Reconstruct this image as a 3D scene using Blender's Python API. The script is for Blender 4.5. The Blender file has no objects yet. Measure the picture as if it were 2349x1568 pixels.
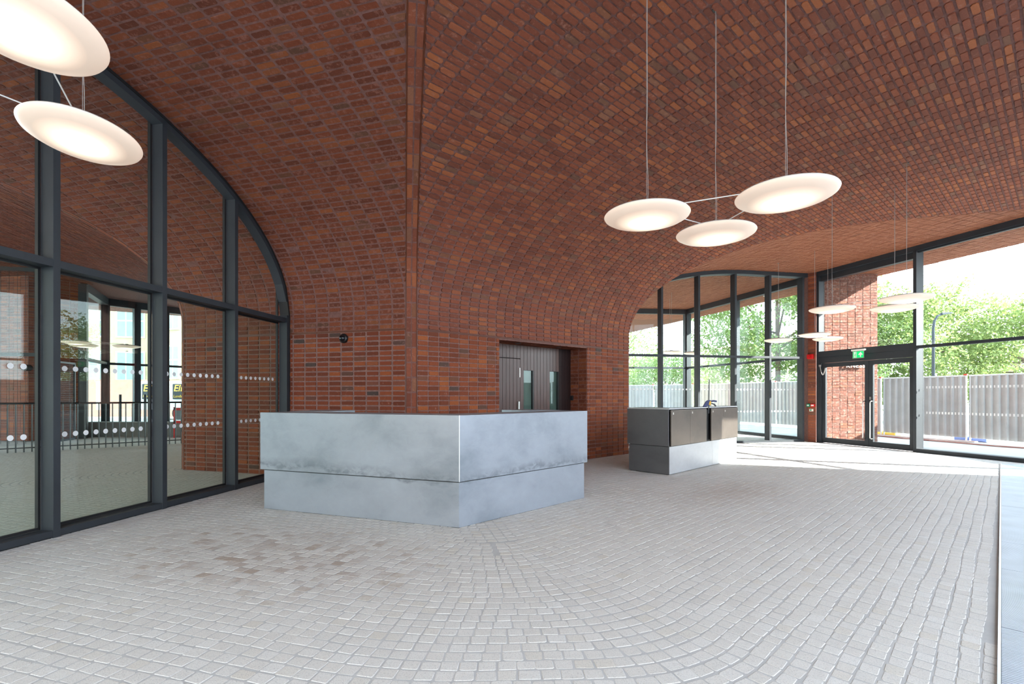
import bpy, math, random
import numpy as np
from mathutils import Vector, Matrix
rnd = random.Random(7); R = math.radians
nrng = np.random.default_rng(11)
sc = bpy.context.scene; COL = sc.collection
# ------------------------------------------------------------------ camera, sky, sun, exposure
F, EYE, HOR, CX = 1118.1, 1.30, 907.0, 1174.5
cd = bpy.data.cameras.new('camera'); cam = bpy.data.objects.new('camera', cd); COL.objects.link(cam)
cam.location = (0, 0, EYE); cam.rotation_euler = (R(90), 0, 0)
cd.sensor_width = 36; cd.lens = F/2349*36; cd.shift_y = (HOR-784)/2349; cd.clip_end = 300; cd.clip_start = .05
sc.camera = cam
w = bpy.data.worlds.new('sky'); sc.world = w; w.use_nodes = True
wn = w.node_tree.nodes; wl = w.node_tree.links
tc = wn.new('ShaderNodeTexCoord'); sp_ = wn.new('ShaderNodeSeparateXYZ'); cr_ = wn.new('ShaderNodeValToRGB')
wl.new(tc.outputs['Generated'], sp_.inputs[0]); wl.new(sp_.outputs[2], cr_.inputs[0])
cr_.color_ramp.elements[0].color = (.88, .94, 1, 1); cr_.color_ramp.elements[1].color = (.66, .82, 1, 1)
wl.new(cr_.outputs[0], wn['Background'].inputs[0]); wn['Background'].inputs[1].default_value = 4.6
SUN_AZ, SUN_EL = -20.0, 25.5
ld = bpy.data.lights.new('sun', 'SUN'); ld.energy = 22; ld.angle = R(.6); ld.color = (1, .94, .88)
sun = bpy.data.objects.new('sun', ld); COL.objects.link(sun); sun.location = (20, -7, 12)
sv = Vector((math.cos(R(SUN_AZ))*math.cos(R(SUN_EL)), math.sin(R(SUN_AZ))*math.cos(R(SUN_EL)), math.sin(R(SUN_EL))))
sun.rotation_euler = sv.to_track_quat('Z', 'Y').to_euler()
sc.view_settings.view_transform = 'Standard'; sc.view_settings.look = 'None'
sc.view_settings.exposure = 0.74; sc.view_settings.gamma = 1; sc.view_settings.use_curve_mapping = False
sc.cycles.max_bounces = 10; sc.cycles.diffuse_bounces = 6; sc.cycles.transparent_max_bounces = 24
sc.cycles.sample_clamp_indirect = 6; sc.cycles.caustics_reflective = False; sc.cycles.caustics_refractive = False
try: sc.cycles.use_denoising = True
except Exception: pass
# ------------------------------------------------------------------ helpers
def fl(px, py, z=0.0):
    Y = (EYE-z)*F/(py-HOR); return np.array([(px-CX)/F*Y, Y])
def V(a): return np.array(a, float)
def dr(a): return V([math.cos(R(a)), math.sin(R(a))])
def tag(o, label=None, cat=None, group=None, kind=None):
    if label: o['label'] = label
    if cat: o['category'] = cat
    if group: o['group'] = group
    if kind: o['kind'] = kind
    return o
def link(name, me, mat=None, parent=None):
    o = bpy.data.objects.new(name, me); COL.objects.link(o)
    if mat and not me.materials: me.materials.append(mat)
    if parent is not None:
        o.parent = parent; o.matrix_parent_inverse = Matrix.Translation(-parent.location) if parent.type == 'EMPTY' else Matrix()
    return o
def empty(name, loc):
    o = bpy.data.objects.new(name, None); COL.objects.link(o); o.location = loc; o.empty_display_size = .1; return o
def raw(name, verts, loops, starts, mat=None, parent=None):
    me = bpy.data.meshes.new(name)
    verts = np.asarray(verts, np.float32).reshape(-1, 3); loops = np.asarray(loops, np.int32); starts = np.asarray(starts, np.int32)
    me.vertices.add(len(verts)); me.vertices.foreach_set('co', verts.ravel())
    me.loops.add(len(loops)); me.loops.foreach_set('vertex_index', loops)
    me.polygons.add(len(starts)); me.polygons.foreach_set('loop_start', starts)
    me.polygons.foreach_set('use_smooth', np.zeros(len(starts), bool))
    me.update(calc_edges=True)
    if mat: me.materials.append(mat)
    return me
class MB:
    def __init__(s): s.v = []; s.f = []
    def add(s, vs, fs):
        n = len(s.v); s.v += [tuple(map(float, p)) for p in vs]; s.f += [tuple(i+n for i in f) for f in fs]; return s
    def box8(s, p):   # p: 4 bottom then 4 top
        return s.add(p, [(0,3,2,1),(4,5,6,7),(0,1,5,4),(1,2,6,5),(2,3,7,6),(3,0,4,7)])
    def box(s, x0, x1, y0, y1, z0, z1): return s.box8([(x0,y0,z0),(x1,y0,z0),(x1,y1,z0),(x0,y1,z0),(x0,y0,z1),(x1,y0,z1),(x1,y1,z1),(x0,y1,z1)])
    def prism(s, poly, z0, z1):
        n = len(poly)
        return s.add([(p[0],p[1],z0) for p in poly]+[(p[0],p[1],z1) for p in poly], [tuple(reversed(range(n))), tuple(range(n,2*n))]+[(i,(i+1)%n,n+(i+1)%n,n+i) for i in range(n)])
    def obox(s, P, d, s0, s1, o0, o1, z0, z1):   # box along plan direction d from P, o measured along the left-hand normal
        P = V(P); n = V([-d[1], d[0]]); q = [P+d*a+n*b for a, b in ((s0,o0),(s1,o0),(s1,o1),(s0,o1))]
        return s.box8([(*k, z0) for k in q]+[(*k, z1) for k in q])
    def tube(s, pts, r, n=8, cap=True):
        pts = [Vector(p) for p in pts]; rings = []
        for i, p in enumerate(pts):
            t = (pts[min(i+1, len(pts)-1)]-pts[max(i-1, 0)]).normalized()
            a = t.orthogonal().normalized() if i == 0 else (rings[-1][1]-t*rings[-1][1].dot(t)).normalized()
            b = t.cross(a); rr = r[i] if isinstance(r, (list, tuple)) else r
            rings.append(([p+(a*math.cos(2*math.pi*k/n)+b*math.sin(2*math.pi*k/n))*rr for k in range(n)], a))
        vs = [v for rg, _ in rings for v in rg]; fs = []
        for i in range(len(pts)-1):
            for k in range(n): fs.append((i*n+k, i*n+(k+1)%n, (i+1)*n+(k+1)%n, (i+1)*n+k))
        if cap: fs += [tuple(reversed(range(n))), tuple(range(len(vs)-n, len(vs)))]
        return s.add(vs, fs)
    def lathe(s, prof, c=(0,0,0), n=48):
        vs = []; fs = []
        for r_, z in prof:
            for k in range(n): vs.append((c[0]+r_*math.cos(2*math.pi*k/n), c[1]+r_*math.sin(2*math.pi*k/n), c[2]+z))
        for i in range(len(prof)-1):
            for k in range(n): fs.append((i*n+k, i*n+(k+1)%n, (i+1)*n+(k+1)%n, (i+1)*n+k))
        return s.add(vs, fs)
    def mesh(s, name, mat=None, smooth=False):
        me = bpy.data.meshes.new(name); me.from_pydata(s.v, [], s.f); me.update()
        if smooth: me.polygons.foreach_set('use_smooth', [True]*len(me.polygons))
        if mat: me.materials.append(mat)
        return me
    def build(s, name, mat=None, parent=None, smooth=False, bevel=0):
        o = link(name, s.mesh(name, mat, smooth), None, parent)
        if bevel: m = o.modifiers.new('bevel', 'BEVEL'); m.width = bevel; m.segments = 2; m.limit_method = 'ANGLE'
        return o
# ------------------------------------------------------------------ materials
def mk(name):
    m = bpy.data.materials.new(name); m.use_nodes = True; nt = m.node_tree; return m, nt, nt.nodes['Principled BSDF']
def L(nt, a, b): nt.links.new(a, b)
def ramp(nt, fac, stops):
    n = nt.nodes.new('ShaderNodeValToRGB'); e = n.color_ramp.elements
    while len(e) < len(stops): e.new(.5)
    for i, (p, c) in enumerate(stops): e[i].position = p; e[i].color = (*c, 1) if len(c) == 3 else c
    L(nt, fac, n.inputs[0]); return n.outputs[0]
def pos(nt): return nt.nodes.new('ShaderNodeNewGeometry').outputs['Position']
def noise(nt, scale, detail=4, vec=None, rough=.6, dist=0):
    n = nt.nodes.new('ShaderNodeTexNoise'); n.inputs['Scale'].default_value = scale; n.inputs['Detail'].default_value = detail
    n.inputs['Roughness'].default_value = rough; n.inputs['Distortion'].default_value = dist
    L(nt, vec if vec is not None else pos(nt), n.inputs['Vector']); return n.outputs[0]
def mix(nt, fac, a, b, mode='MIX'):
    n = nt.nodes.new('ShaderNodeMix'); n.data_type = 'RGBA'; n.blend_type = mode
    for s_, v in ((0, fac), (6, a), (7, b)):
        if isinstance(v, (float, int)): n.inputs[s_].default_value = v
        elif isinstance(v, tuple): n.inputs[s_].default_value = (*v, 1)
        else: L(nt, v, n.inputs[s_])
    return n.outputs[2]
def math_(nt, op, a, b=0.):
    n = nt.nodes.new('ShaderNodeMath'); n.operation = op
    for i, v in enumerate((a, b)):
        if isinstance(v, (float, int)): n.inputs[i].default_value = v
        else: L(nt, v, n.inputs[i])
    return n.outputs[0]
def bump(nt, bsdf, h, strength=.3, dist=.01):
    b = nt.nodes.new('ShaderNodeBump'); b.inputs['Strength'].default_value = strength; b.inputs['Distance'].default_value = dist
    L(nt, h, b.inputs['Height']); L(nt, b.outputs[0], bsdf.inputs['Normal'])
def rand_(nt):
    g = nt.nodes.new('ShaderNodeNewGeometry').outputs['Random Per Island']; o = nt.nodes.new('ShaderNodeObjectInfo').outputs['Random']
    return math_(nt, 'FRACT', math_(nt, 'ADD', g, o))
def plain(name, c, rough=.5, metal=0., bmp=0, bs=60, spec=None):
    m, nt, b = mk(name); b.inputs['Base Color'].default_value = (*c, 1); b.inputs['Roughness'].default_value = rough; b.inputs['Metallic'].default_value = metal
    if spec is not None: b.inputs['Specular IOR Level'].default_value = spec
    f = ramp(nt, noise(nt, 3.0), [(.3, tuple(x*.9 for x in c)), (.7, tuple(min(1, x*1.08) for x in c))]); L(nt, f, b.inputs['Base Color'])
    if bmp: bump(nt, b, noise(nt, bs), bmp)
    return m
def brick_mat(name, stops, smear, sm_lo=.52, sm_hi=.62, rough=.75):
    m, nt, b = mk(name); r = rand_(nt)
    c = ramp(nt, r, stops)
    for nd in nt.nodes:
        if nd.type == 'VALTORGB': nd.color_ramp.interpolation = 'LINEAR'
    n1 = noise(nt, 38, 5); c = mix(nt, math_(nt, 'MULTIPLY', n1, .75), c, mix(nt, .5, c, (.03, .02, .015)))
    n2 = noise(nt, 14, 6, rough=.75)
    f = ramp(nt, n2, [(sm_lo, (0,0,0)), (sm_hi, (.7,.7,.7))]); c = mix(nt, f, c, smear)
    L(nt, c, b.inputs['Base Color']); b.inputs['Roughness'].default_value = rough; b.inputs['Specular IOR Level'].default_value = .18
    bump(nt, b, noise(nt, 90, 5, rough=.7), .5, .006); return m
def mortar_mat(name, c):
    m, nt, b = mk(name); n = noise(nt, 20, 6, rough=.7)
    L(nt, ramp(nt, n, [(.3, tuple(x*.72 for x in c)), (.7, tuple(x*1.22 for x in c))]), b.inputs['Base Color'])
    b.inputs['Roughness'].default_value = .9; b.inputs['Specular IOR Level'].default_value = .15; bump(nt, b, noise(nt, 60, 6, rough=.75), .6, .008); return m
BR = [(.0, (.17,.048,.030)), (.16, (.205,.056,.033)), (.34, (.25,.066,.036)), (.52, (.285,.078,.040)), (.66, (.22,.060,.036)), (.8, (.32,.094,.046)), (.9, (.37,.110,.042)), (.95, (.15,.068,.048)), (1., (.29,.115,.070))]
BR = [(p, (c[0]*.84, c[1]*.82, c[2]*.70)) for p, c in BR]
M = {}
M['brick'] = brick_mat('red handmade brick', BR, (.27,.115,.085))
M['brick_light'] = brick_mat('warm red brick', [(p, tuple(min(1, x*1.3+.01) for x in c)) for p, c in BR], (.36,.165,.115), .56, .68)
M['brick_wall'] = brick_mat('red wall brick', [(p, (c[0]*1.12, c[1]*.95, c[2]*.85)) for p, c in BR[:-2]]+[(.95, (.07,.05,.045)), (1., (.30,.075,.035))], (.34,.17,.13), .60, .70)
M['brick_wall2'] = brick_mat('sun-glow tinted wall brick', [(p, (c[0]*1.3, c[1]*1.25, c[2]*1.1)) for p, c in BR[:-2]]+[(.95, (.09,.065,.055)), (1., (.45,.12,.04))], (.40,.21,.16), .60, .70)  # lit copy of the wall brick, sun glow painted into its colour
M['brick_soffit'] = brick_mat('bounce-tinted soffit brick', [(0, (.34,.120,.064)), (.5, (.40,.145,.076)), (1, (.31,.105,.056))], (.5,.25,.17), .55, .7)  # brighter orange copy, with sun bounced off the floor put into the colour
M['mortar_wall'] = mortar_mat('pink grey mortar', (.24,.135,.118))
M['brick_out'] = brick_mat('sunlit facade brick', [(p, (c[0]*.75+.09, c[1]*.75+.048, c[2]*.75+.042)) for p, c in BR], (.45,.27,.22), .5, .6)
M['mortar'] = mortar_mat('plum grey mortar', (.205,.102,.086))
M['mortar_dark'] = mortar_mat('joint-shade plum mortar', (.078,.038,.032))  # darkened to paint in the shade of recessed joints; not assigned
M['mortar_soffit'] = mortar_mat('orange brown mortar', (.22,.095,.058))  # tinted for the same bounced sun as the soffit brick
M['mortar_pale'] = mortar_mat('pale pink mortar', (.26,.16,.135))
M['sealant'] = plain('orange brown sealant', (.11,.024,.006), .55, bmp=.1)
M['frame'] = plain('slate grey coated aluminium', (.031,.036,.043), .5, .0, bmp=.02, bs=300, spec=.3)
M['gasket'] = plain('black gasket', (.008,.008,.009), .6)
M['black'] = plain('black paint', (.01,.01,.011), .35)
M['chrome'] = plain('brushed stainless', (.7,.69,.66), .28, 1.)
M['cable'] = plain('pale flex', (.36,.33,.31), .5)
M['white'] = plain('white enamel', (.8,.8,.78), .4)
M['dot'] = plain('frosted vinyl dot', (.78,.79,.79), .6)
M['timber'] = None
def glass_mat(name, tint=(.93,.97,.96), refl=1.0):
    m, nt, b = mk(name); nt.nodes.remove(b); out = nt.nodes['Material Output']
    t = nt.nodes.new('ShaderNodeBsdfTransparent'); t.inputs[0].default_value = (*tint, 1)
    g = nt.nodes.new('ShaderNodeBsdfGlossy'); g.inputs['Roughness'].default_value = .0; g.inputs[0].default_value = (.95,.97,1,1)
    f = nt.nodes.new('ShaderNodeLayerWeight'); f.inputs[0].default_value = .5
    s = nt.nodes.new('ShaderNodeMixShader'); L(nt, math_(nt, 'MULTIPLY', math_(nt, 'ADD', math_(nt, 'MULTIPLY', math_(nt, 'POWER', f.outputs['Facing'], 5.), .85), .022), refl), s.inputs[0])
    L(nt, t.outputs[0], s.inputs[1]); L(nt, g.outputs[0], s.inputs[2]); L(nt, s.outputs[0], out.inputs[0]); return m
M['glass'] = glass_mat('clear glazing'); M['glass_green'] = glass_mat('greenish glazing', (.86,.95,.92), 1.3)
# granite setts
m, nt, b = mk('pale granite setts'); M['sett'] = m
r_ = rand_(nt); c = ramp(nt, r_, [(0, (.57,.555,.53)), (.3, (.61,.595,.57)), (.6, (.58,.56,.53)), (.85, (.62,.61,.59)), (1, (.57,.54,.49))])
sp = noise(nt, 210, 3, rough=.8); c = mix(nt, ramp(nt, sp, [(.55, (0,0,0)), (.64, (.7,.7,.7))]), c, (.24,.235,.24))
sp2 = noise(nt, 160, 2); c = mix(nt, ramp(nt, sp2, [(.6, (0,0,0)), (.7, (.5,.5,.5))]), c, (.72,.64,.56))
def stain_mask(nt, cx, cy, rx, ry, ang, lo, hi):
    mp = nt.nodes.new('ShaderNodeMapping'); mp.vector_type = 'TEXTURE'; mp.inputs['Location'].default_value = (cx, cy, 0); mp.inputs['Rotation'].default_value = (0,0,R(ang)); mp.inputs['Scale'].default_value = (rx, ry, 50)
    L(nt, pos(nt), mp.inputs[0]); g = nt.nodes.new('ShaderNodeTexGradient'); g.gradient_type = 'SPHERICAL'; L(nt, mp.outputs[0], g.inputs[0])
    n = noise(nt, 9, 6, rough=.75, dist=.6)
    return ramp(nt, math_(nt, 'MULTIPLY', math_(nt, 'ADD', g.outputs[0], 0.0), n), [(lo, (0,0,0)), (hi, (1,1,1))])
s1 = stain_mask(nt, -1.95, 4.0, 2.7, 1.5, -22, .18, .36); pr = ramp(nt, r_, [(.35, (.12,.12,.12)), (.75, (.55,.55,.55)), (.95, (1,1,1))]); c = mix(nt, math_(nt, 'MULTIPLY', math_(nt, 'MULTIPLY', s1, pr), .62), c, (.25,.165,.115))
s2 = stain_mask(nt, 3.0, 6.6, 2.6, 1.2, 42, .24, .55); c = mix(nt, math_(nt, 'MULTIPLY', s2, .45), c, (.30,.20,.14))
L(nt, c, b.inputs['Base Color']); b.inputs['Roughness'].default_value = .8; bump(nt, b, noise(nt, 130, 4), .35, .004)
m, nt, b = mk('grey sand joint'); M['grout'] = m
c = ramp(nt, noise(nt, 5, 4), [(.3, (.42,.42,.42)), (.7, (.49,.49,.485))]); s1 = stain_mask(nt, -1.95, 3.95, 2.3, 1.35, -22, .22, .45); c = mix(nt, math_(nt, 'MULTIPLY', s1, .4), c, (.2,.13,.09))
L(nt, c, b.inputs['Base Color']); b.inputs['Roughness'].default_value = .9; bump(nt, b, noise(nt, 200, 4), .4, .004)
M['pave'] = plain('pale outdoor paving', (.38,.375,.365), .8, bmp=.2, bs=40)
M['road'] = plain('grey road', (.33,.34,.35), .85, bmp=.2, bs=80)
# galvanised steel of the desks
def zinc(name, base, dark, streak=0., metal=.35, rough=.42):
    m, nt, b = mk(name); mp = nt.nodes.new('ShaderNodeMapping'); mp.inputs['Scale'].default_value = (1,1,1.5); L(nt, pos(nt), mp.inputs[0])
    n1 = noise(nt, 1.15, 4, mp.outputs[0], .5, .25); n2 = noise(nt, 7, 6, mp.outputs[0], .7, .5)
    c = ramp(nt, math_(nt, 'ADD', math_(nt, 'MULTIPLY', n1, .75), math_(nt, 'MULTIPLY', n2, .25)), [(.33, dark), (.50, base), (.66, tuple(min(1, x*1.13) for x in base))])
    if streak:   # rubbed tide marks above the seam and under the top edge
        sx = nt.nodes.new('ShaderNodeSeparateXYZ'); L(nt, pos(nt), sx.inputs[0])
        zz = math_(nt, 'ADD', sx.outputs[2], math_(nt, 'MULTIPLY', noise(nt, 1.3, 5), .42))
        bnd = ramp(nt, zz, [(.0, (0,0,0)), (.67, (.0,)*3), (.70, (1,)*3), (.80, (0,)*3), (1, (0,)*3)])
        msk = math_(nt, 'MULTIPLY', bnd, ramp(nt, n2, [(.40, (0,)*3), (.56, (1,)*3)]))
        c = mix(nt, math_(nt, 'MULTIPLY', msk, streak), c, tuple(x*.62 for x in dark))
    L(nt, c, b.inputs['Base Color']); b.inputs['Metallic'].default_value = metal; b.inputs['Roughness'].default_value = rough
    return m
M['zinc'] = zinc('mottled galvanised steel', (.30,.33,.375), (.215,.245,.28), streak=.75)
M['zinc_dark'] = zinc('dark satin steel', (.12,.118,.122), (.09,.088,.092), metal=.4)
M['zinc_mid'] = zinc('satin steel plinth', (.50,.51,.53), (.42,.43,.45), metal=.4)
M['bronze'] = zinc('bronzed cupboard steel', (.16,.132,.114), (.12,.10,.088), metal=.75, rough=.3)
# dark stained timber
m, nt, b = mk('dark stained timber boards'); M['timber'] = m
mp = nt.nodes.new('ShaderNodeMapping'); mp.inputs['Scale'].default_value = (25,25,1.6); L(nt, pos(nt), mp.inputs[0])
c = ramp(nt, noise(nt, 2.2, 6, mp.outputs[0]), [(.3, (.06,.028,.022)), (.7, (.115,.055,.046))]); c = mix(nt, math_(nt, 'MULTIPLY', rand_(nt), .3), c, (.11,.06,.05))
L(nt, c, b.inputs['Base Color']); b.inputs['Roughness'].default_value = .33; bump(nt, b, noise(nt, 3, 5, mp.outputs[0]), .12, .004)
M['timber_dark'] = plain('dark doorway timber', (.018,.006,.005), .5)
# lamp diffuser
def lamp_mat():
    m, nt, b = mk('opal lamp diffuser'); t = nt.nodes.new('ShaderNodeTexCoord'); ln = nt.nodes.new('ShaderNodeVectorMath'); ln.operation = 'LENGTH'
    ml = nt.nodes.new('ShaderNodeVectorMath'); ml.operation = 'MULTIPLY'; ml.inputs[1].default_value = (1,1,0); L(nt, t.outputs['Object'], ml.inputs[0]); L(nt, ml.outputs[0], ln.inputs[0])
    d = math_(nt, 'DIVIDE', ln.outputs['Value'], .335)
    b.inputs['Base Color'].default_value = (.72,.60,.50,1); b.inputs['Roughness'].default_value = .35
    L(nt, ramp(nt, d, [(0, (1,.90,.76)), (.35, (1,.86,.70)), (.7, (1,.72,.52)), (1, (1,.74,.58))]), b.inputs['Emission Color'])
    st = ramp(nt, d, [(0, (1,1,1)), (.22, (.5,.5,.5)), (.45, (.16,.16,.16)), (.75, (.06,.06,.06)), (1, (.07,.07,.07))])
    L(nt, math_(nt, 'MULTIPLY', st, 3.6), b.inputs['Emission Strength']); return m
M['lamp'] = lamp_mat()
# ------------------------------------------------------------------ the ring of vaults round a six-sided brick core
SPR, Z0, VB, VA, VN = 2.29, 2.593, 2.155, 4.65, 2.25
def zprof(d):
    x = np.clip(np.asarray(d, float)/VA, 0, 1); return Z0+VB*np.sqrt(np.clip(1-(1-x)**VN, 0, 1))
_d = np.concatenate([[0], (np.linspace(0, 1, 700)**2.4)*VA]); _d[0] = 0
_z = zprof(_d); _z[0] = SPR
_s = np.concatenate([[0], np.cumsum(np.hypot(np.diff(_d), np.diff(_z)))]); STOT = _s[-1]
def arc(a):   # arc length above the joint line -> (distance from the wall, height)
    a = np.asarray(a, float); ex = np.maximum(a-STOT, 0); return np.interp(a, _s, _d)+ex, np.interp(a, _s, _z)
class Wall:
    def __init__(s, P, ang): s.P = V(P); s.ang = ang; s.d = dr(ang); s.n = V([math.sin(R(ang)), -math.cos(R(ang))])
    def pt(s, t, d): return s.P+s.d*t+s.n*d
C1 = V([-1.505, 7.2965]); A0, A1, A2, A3 = -78.0, -16.33, 41.17, 108.0
S1 = Wall(C1, A1); S2 = Wall(C1, A2); T2 = 5.47; P2 = S2.pt(T2, 0); S3 = Wall(P2, A3); T1 = -4.52; P0 = S1.pt(T1, 0); S0 = Wall(P0, A0)
def groin(Wa, Wb, P):
    bb = -(-Wa.d+Wb.d); bb = bb/np.linalg.norm(bb); e = V([-bb[1], bb[0]]); return (P, bb, e)
G1 = groin(S1, S2, C1); G2 = groin(S2, S3, P2); G0 = groin(S0, S1, P0)
def tclip(W, G, off, d):
    P, bb, e = G; return (off-(W.P-P)@e-d*(W.n@e))/(W.d@e)
def cam_area(p, n, w_, h_):
    v = p-np.array([0,0,EYE]); r = np.linalg.norm(v)
    if p[1] < .8: return 0
    u = p[0]/p[1]*F+CX; y = HOR-(p[2]-EYE)*F/p[1]
    if not (-10 < u < 2359 and -10 < y < 1578): return 0
    return w_*h_*abs(v@n)/r/(p[1]**2)*F*F
def octa(c, nrm, low, hi, ins, rad):
    """c (N,4,3) corners, nrm (N,3); rounded raised block on each"""
    N = len(c); nx = np.roll(c, -1, 1); pv = np.roll(c, 1, 1)
    ln = np.linalg.norm(nx-c, axis=2, keepdims=True); lp = np.linalg.norm(pv-c, axis=2, keepdims=True)
    rr = rad[:, None, None]
    a = c+(pv-c)/np.maximum(lp, 1e-6)*np.minimum(rr, lp*.45); b = c+(nx-c)/np.maximum(ln, 1e-6)*np.minimum(rr, ln*.45)
    ring = np.stack([a, b], 2).reshape(N, 8, 3); cen = ring.mean(1, keepdims=True)
    top = ring+(cen-ring)/np.linalg.norm(cen-ring, axis=2, keepdims=True)*ins+nrm[:, None, :]*hi[:, None, None]
    bot = ring-nrm[:, None, :]*low
    return np.concatenate([bot, top], 1)     # N,16,3
_q = [];
for k in range(8): _q += [k, (k+1) % 8, 8+(k+1) % 8, 8+k]
_q += list(range(8, 16)); OL = np.array(_q); OS = np.array([0,4,8,12,16,20,24,28,32])
def octa_mesh(name, V16, mat):
    N = len(V16); loops = (np.arange(N)[:, None]*16+OL).ravel(); st = (np.arange(N)[:, None]*40+OS).ravel()
    return raw(name, V16.reshape(-1, 3), loops, st, mat)
def bricks(parent, name, quads, normals, mat, nind=300, hi=.008, low=.012, rad=.009, ins=.0035, ok=None, jit=.0016, rough_h=.002):
    """quads (N,4,3). The nind that show largest become objects of their own, the rest one part"""
    quads = np.array(quads, float); normals = np.array(normals, float); N = len(quads)
    if N == 0: return
    lens = np.linalg.norm(quads[:, 1]-quads[:, 0], axis=1); hts = np.linalg.norm(quads[:, 3]-quads[:, 0], axis=1)
    area = np.array([cam_area(q.mean(0), n, l, h) for q, n, l, h in zip(quads, normals, lens, hts)])
    if ok is not None: area = area*np.array(ok)
    full = (np.abs(lens-np.median(lens)) < .14*np.median(lens)) & (np.abs(hts-np.median(hts)) < .2*np.median(hts)) & (np.abs(np.linalg.norm(quads[:, 2]-quads[:, 3], axis=1)-lens) < .02)
    order = np.argsort(-(area*full)); ind = [i for i in order[:nind] if area[i] > 60 and full[i]]
    mask = np.ones(N, bool); mask[ind] = False
    Q = quads+nrng.normal(0, jit, quads.shape)*(1-np.abs(normals)[:, None, :])
    h = hi+nrng.normal(0, rough_h, N); rd = rad*nrng.uniform(.5, 1.5, N)
    V16 = octa(Q, normals, low, h, ins, rd)
    me = octa_mesh(name, V16[mask], mat); o = link(name, me, None, parent); o['kind'] = 'stuff'
    ml, mh = np.median(lens), np.median(hts); protos = []
    for k in range(10):
        q = np.array([[[-ml/2,-mh/2,0],[ml/2,-mh/2,0],[ml/2,mh/2,0],[-ml/2,mh/2,0]]])+nrng.normal(0, jit, (1,4,3))*np.array([1,1,0])
        protos.append(octa_mesh(name+'_proto', octa(q, np.array([[0,0,1.]]), low, np.array([hi+nrng.normal(0, rough_h)]), ins, np.array([rad*nrng.uniform(.5,1.5)])), mat))
    for j, i in enumerate(ind):
        q = quads[i]; n = normals[i]; x = q[1]-q[0]; sx = np.linalg.norm((q[1]-q[0]+q[2]-q[3])/2)/ml; x = x/np.linalg.norm(x); y = np.cross(n, x)
        sy = hts[i]/mh; ct = q.mean(0)
        if y@(q[3]-q[0]) < 0: x = -x; y = -y
        o = link(name, protos[j % 10], None, parent)
        o.matrix_basis = Matrix(((x[0]*sx, y[0]*sy, n[0], ct[0]), (x[1]*sx, y[1]*sy, n[1], ct[1]), (x[2]*sx, y[2]*sy, n[2], ct[2]), (0,0,0,1)))
def flush(me_name, quads, mat, parent=None, kind=None, label=None):
    vs = np.array(quads, float).reshape(-1, 3); n = len(quads)
    o = link(me_name, raw(me_name, vs, np.arange(4*n), np.arange(n)*4, mat), None, parent)
    if kind: o['kind'] = kind
    if label: o['label'] = label
    return o
# ---- vertical brick walls of the core
def core_wall(name, W, t0, t1, pitch, label, mat, mortar, holes=(), joint=.014, z1=SPR, nind=300, org=0.0, vis=None, bjj=.0095):
    cz = 30; hgt = z1/cz; qs = []; ns = []; ok = []; back = []
    n3 = np.array([*W.n, 0.])
    k0 = math.floor((t0-org)/pitch); k1 = math.ceil((t1-org)/pitch)
    for c in range(cz):
        za, zb = c*hgt+bjj, (c+1)*hgt-bjj
        for k in range(k0, k1):
            a, b = max(t0+.004, org+k*pitch+joint/2), min(t1-.004, org+(k+1)*pitch-joint/2)
            for h0, h1, hz in holes:
                if (za+zb)/2 < hz:
                    if a > h0-.01 and b < h1+.01: a = b = 0
                    elif a < h0 < b: b = h0-.002
                    elif a < h1 < b: a = h1+.002
            if b-a < .03: continue
            A, B = W.pt(a, 0), W.pt(b, 0)
            qs.append([(*A, za), (*B, za), (*B, zb), (*A, zb)]); ns.append(n3); ok.append(1.0 if vis is None else vis((A+B)/2, (za+zb)/2))
    segs = [t0]+[x for h in holes for x in h[:2]]+[t1]
    for i in range(0, len(segs)-1, 2):
        A, B = W.pt(segs[i], 0), W.pt(segs[i+1], 0); back.append([(*A, 0), (*B, 0), (*B, z1), (*A, z1)])
    for h0, h1, hz in holes:
        A, B = W.pt(h0, 0), W.pt(h1, 0); back.append([(*A, hz), (*B, hz), (*B, z1), (*A, z1)])
    o = flush(name, back, mortar, None, 'structure', label)
    bricks(o, 'brick', qs, ns, mat, nind, ok=ok)
    return o
def desk_hides(p, z):     # the counter stands in front of the lower courses
    px = p[0]/p[1]*F+CX; py = HOR-(z-EYE)*F/p[1]; return 0.0 if (600 < px < 1346 and py > 945) or px > 1442 else 1.0
HB = .085
tL = tclip(S1, G1, -HB, 0); tR = tclip(S2, G1, HB, 0); tP0 = tclip(S1, G0, HB, 0); t0R = tclip(S0, G0, -HB, 0)
w1 = core_wall('wall_left', S1, tP0, tL, .225, 'red brick wall facing the counter with a black dome camera', M['brick_wall'], M['mortar_wall'], org=tL, joint=.026, vis=desk_hides)
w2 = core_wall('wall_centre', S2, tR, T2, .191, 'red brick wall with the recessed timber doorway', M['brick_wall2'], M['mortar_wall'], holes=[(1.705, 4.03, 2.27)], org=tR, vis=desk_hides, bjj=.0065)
w3 = core_wall('wall_far', S3, 0, 6.5, .2, 'brick wall turning away behind the far corner of the core', M['brick_light'], M['mortar'], nind=0)
w0 = core_wall('wall_outer', S0, -6.5, t0R, .225, 'brick wall of the core turning away in the outer court', M['brick'], M['mortar'], nind=0)
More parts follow.
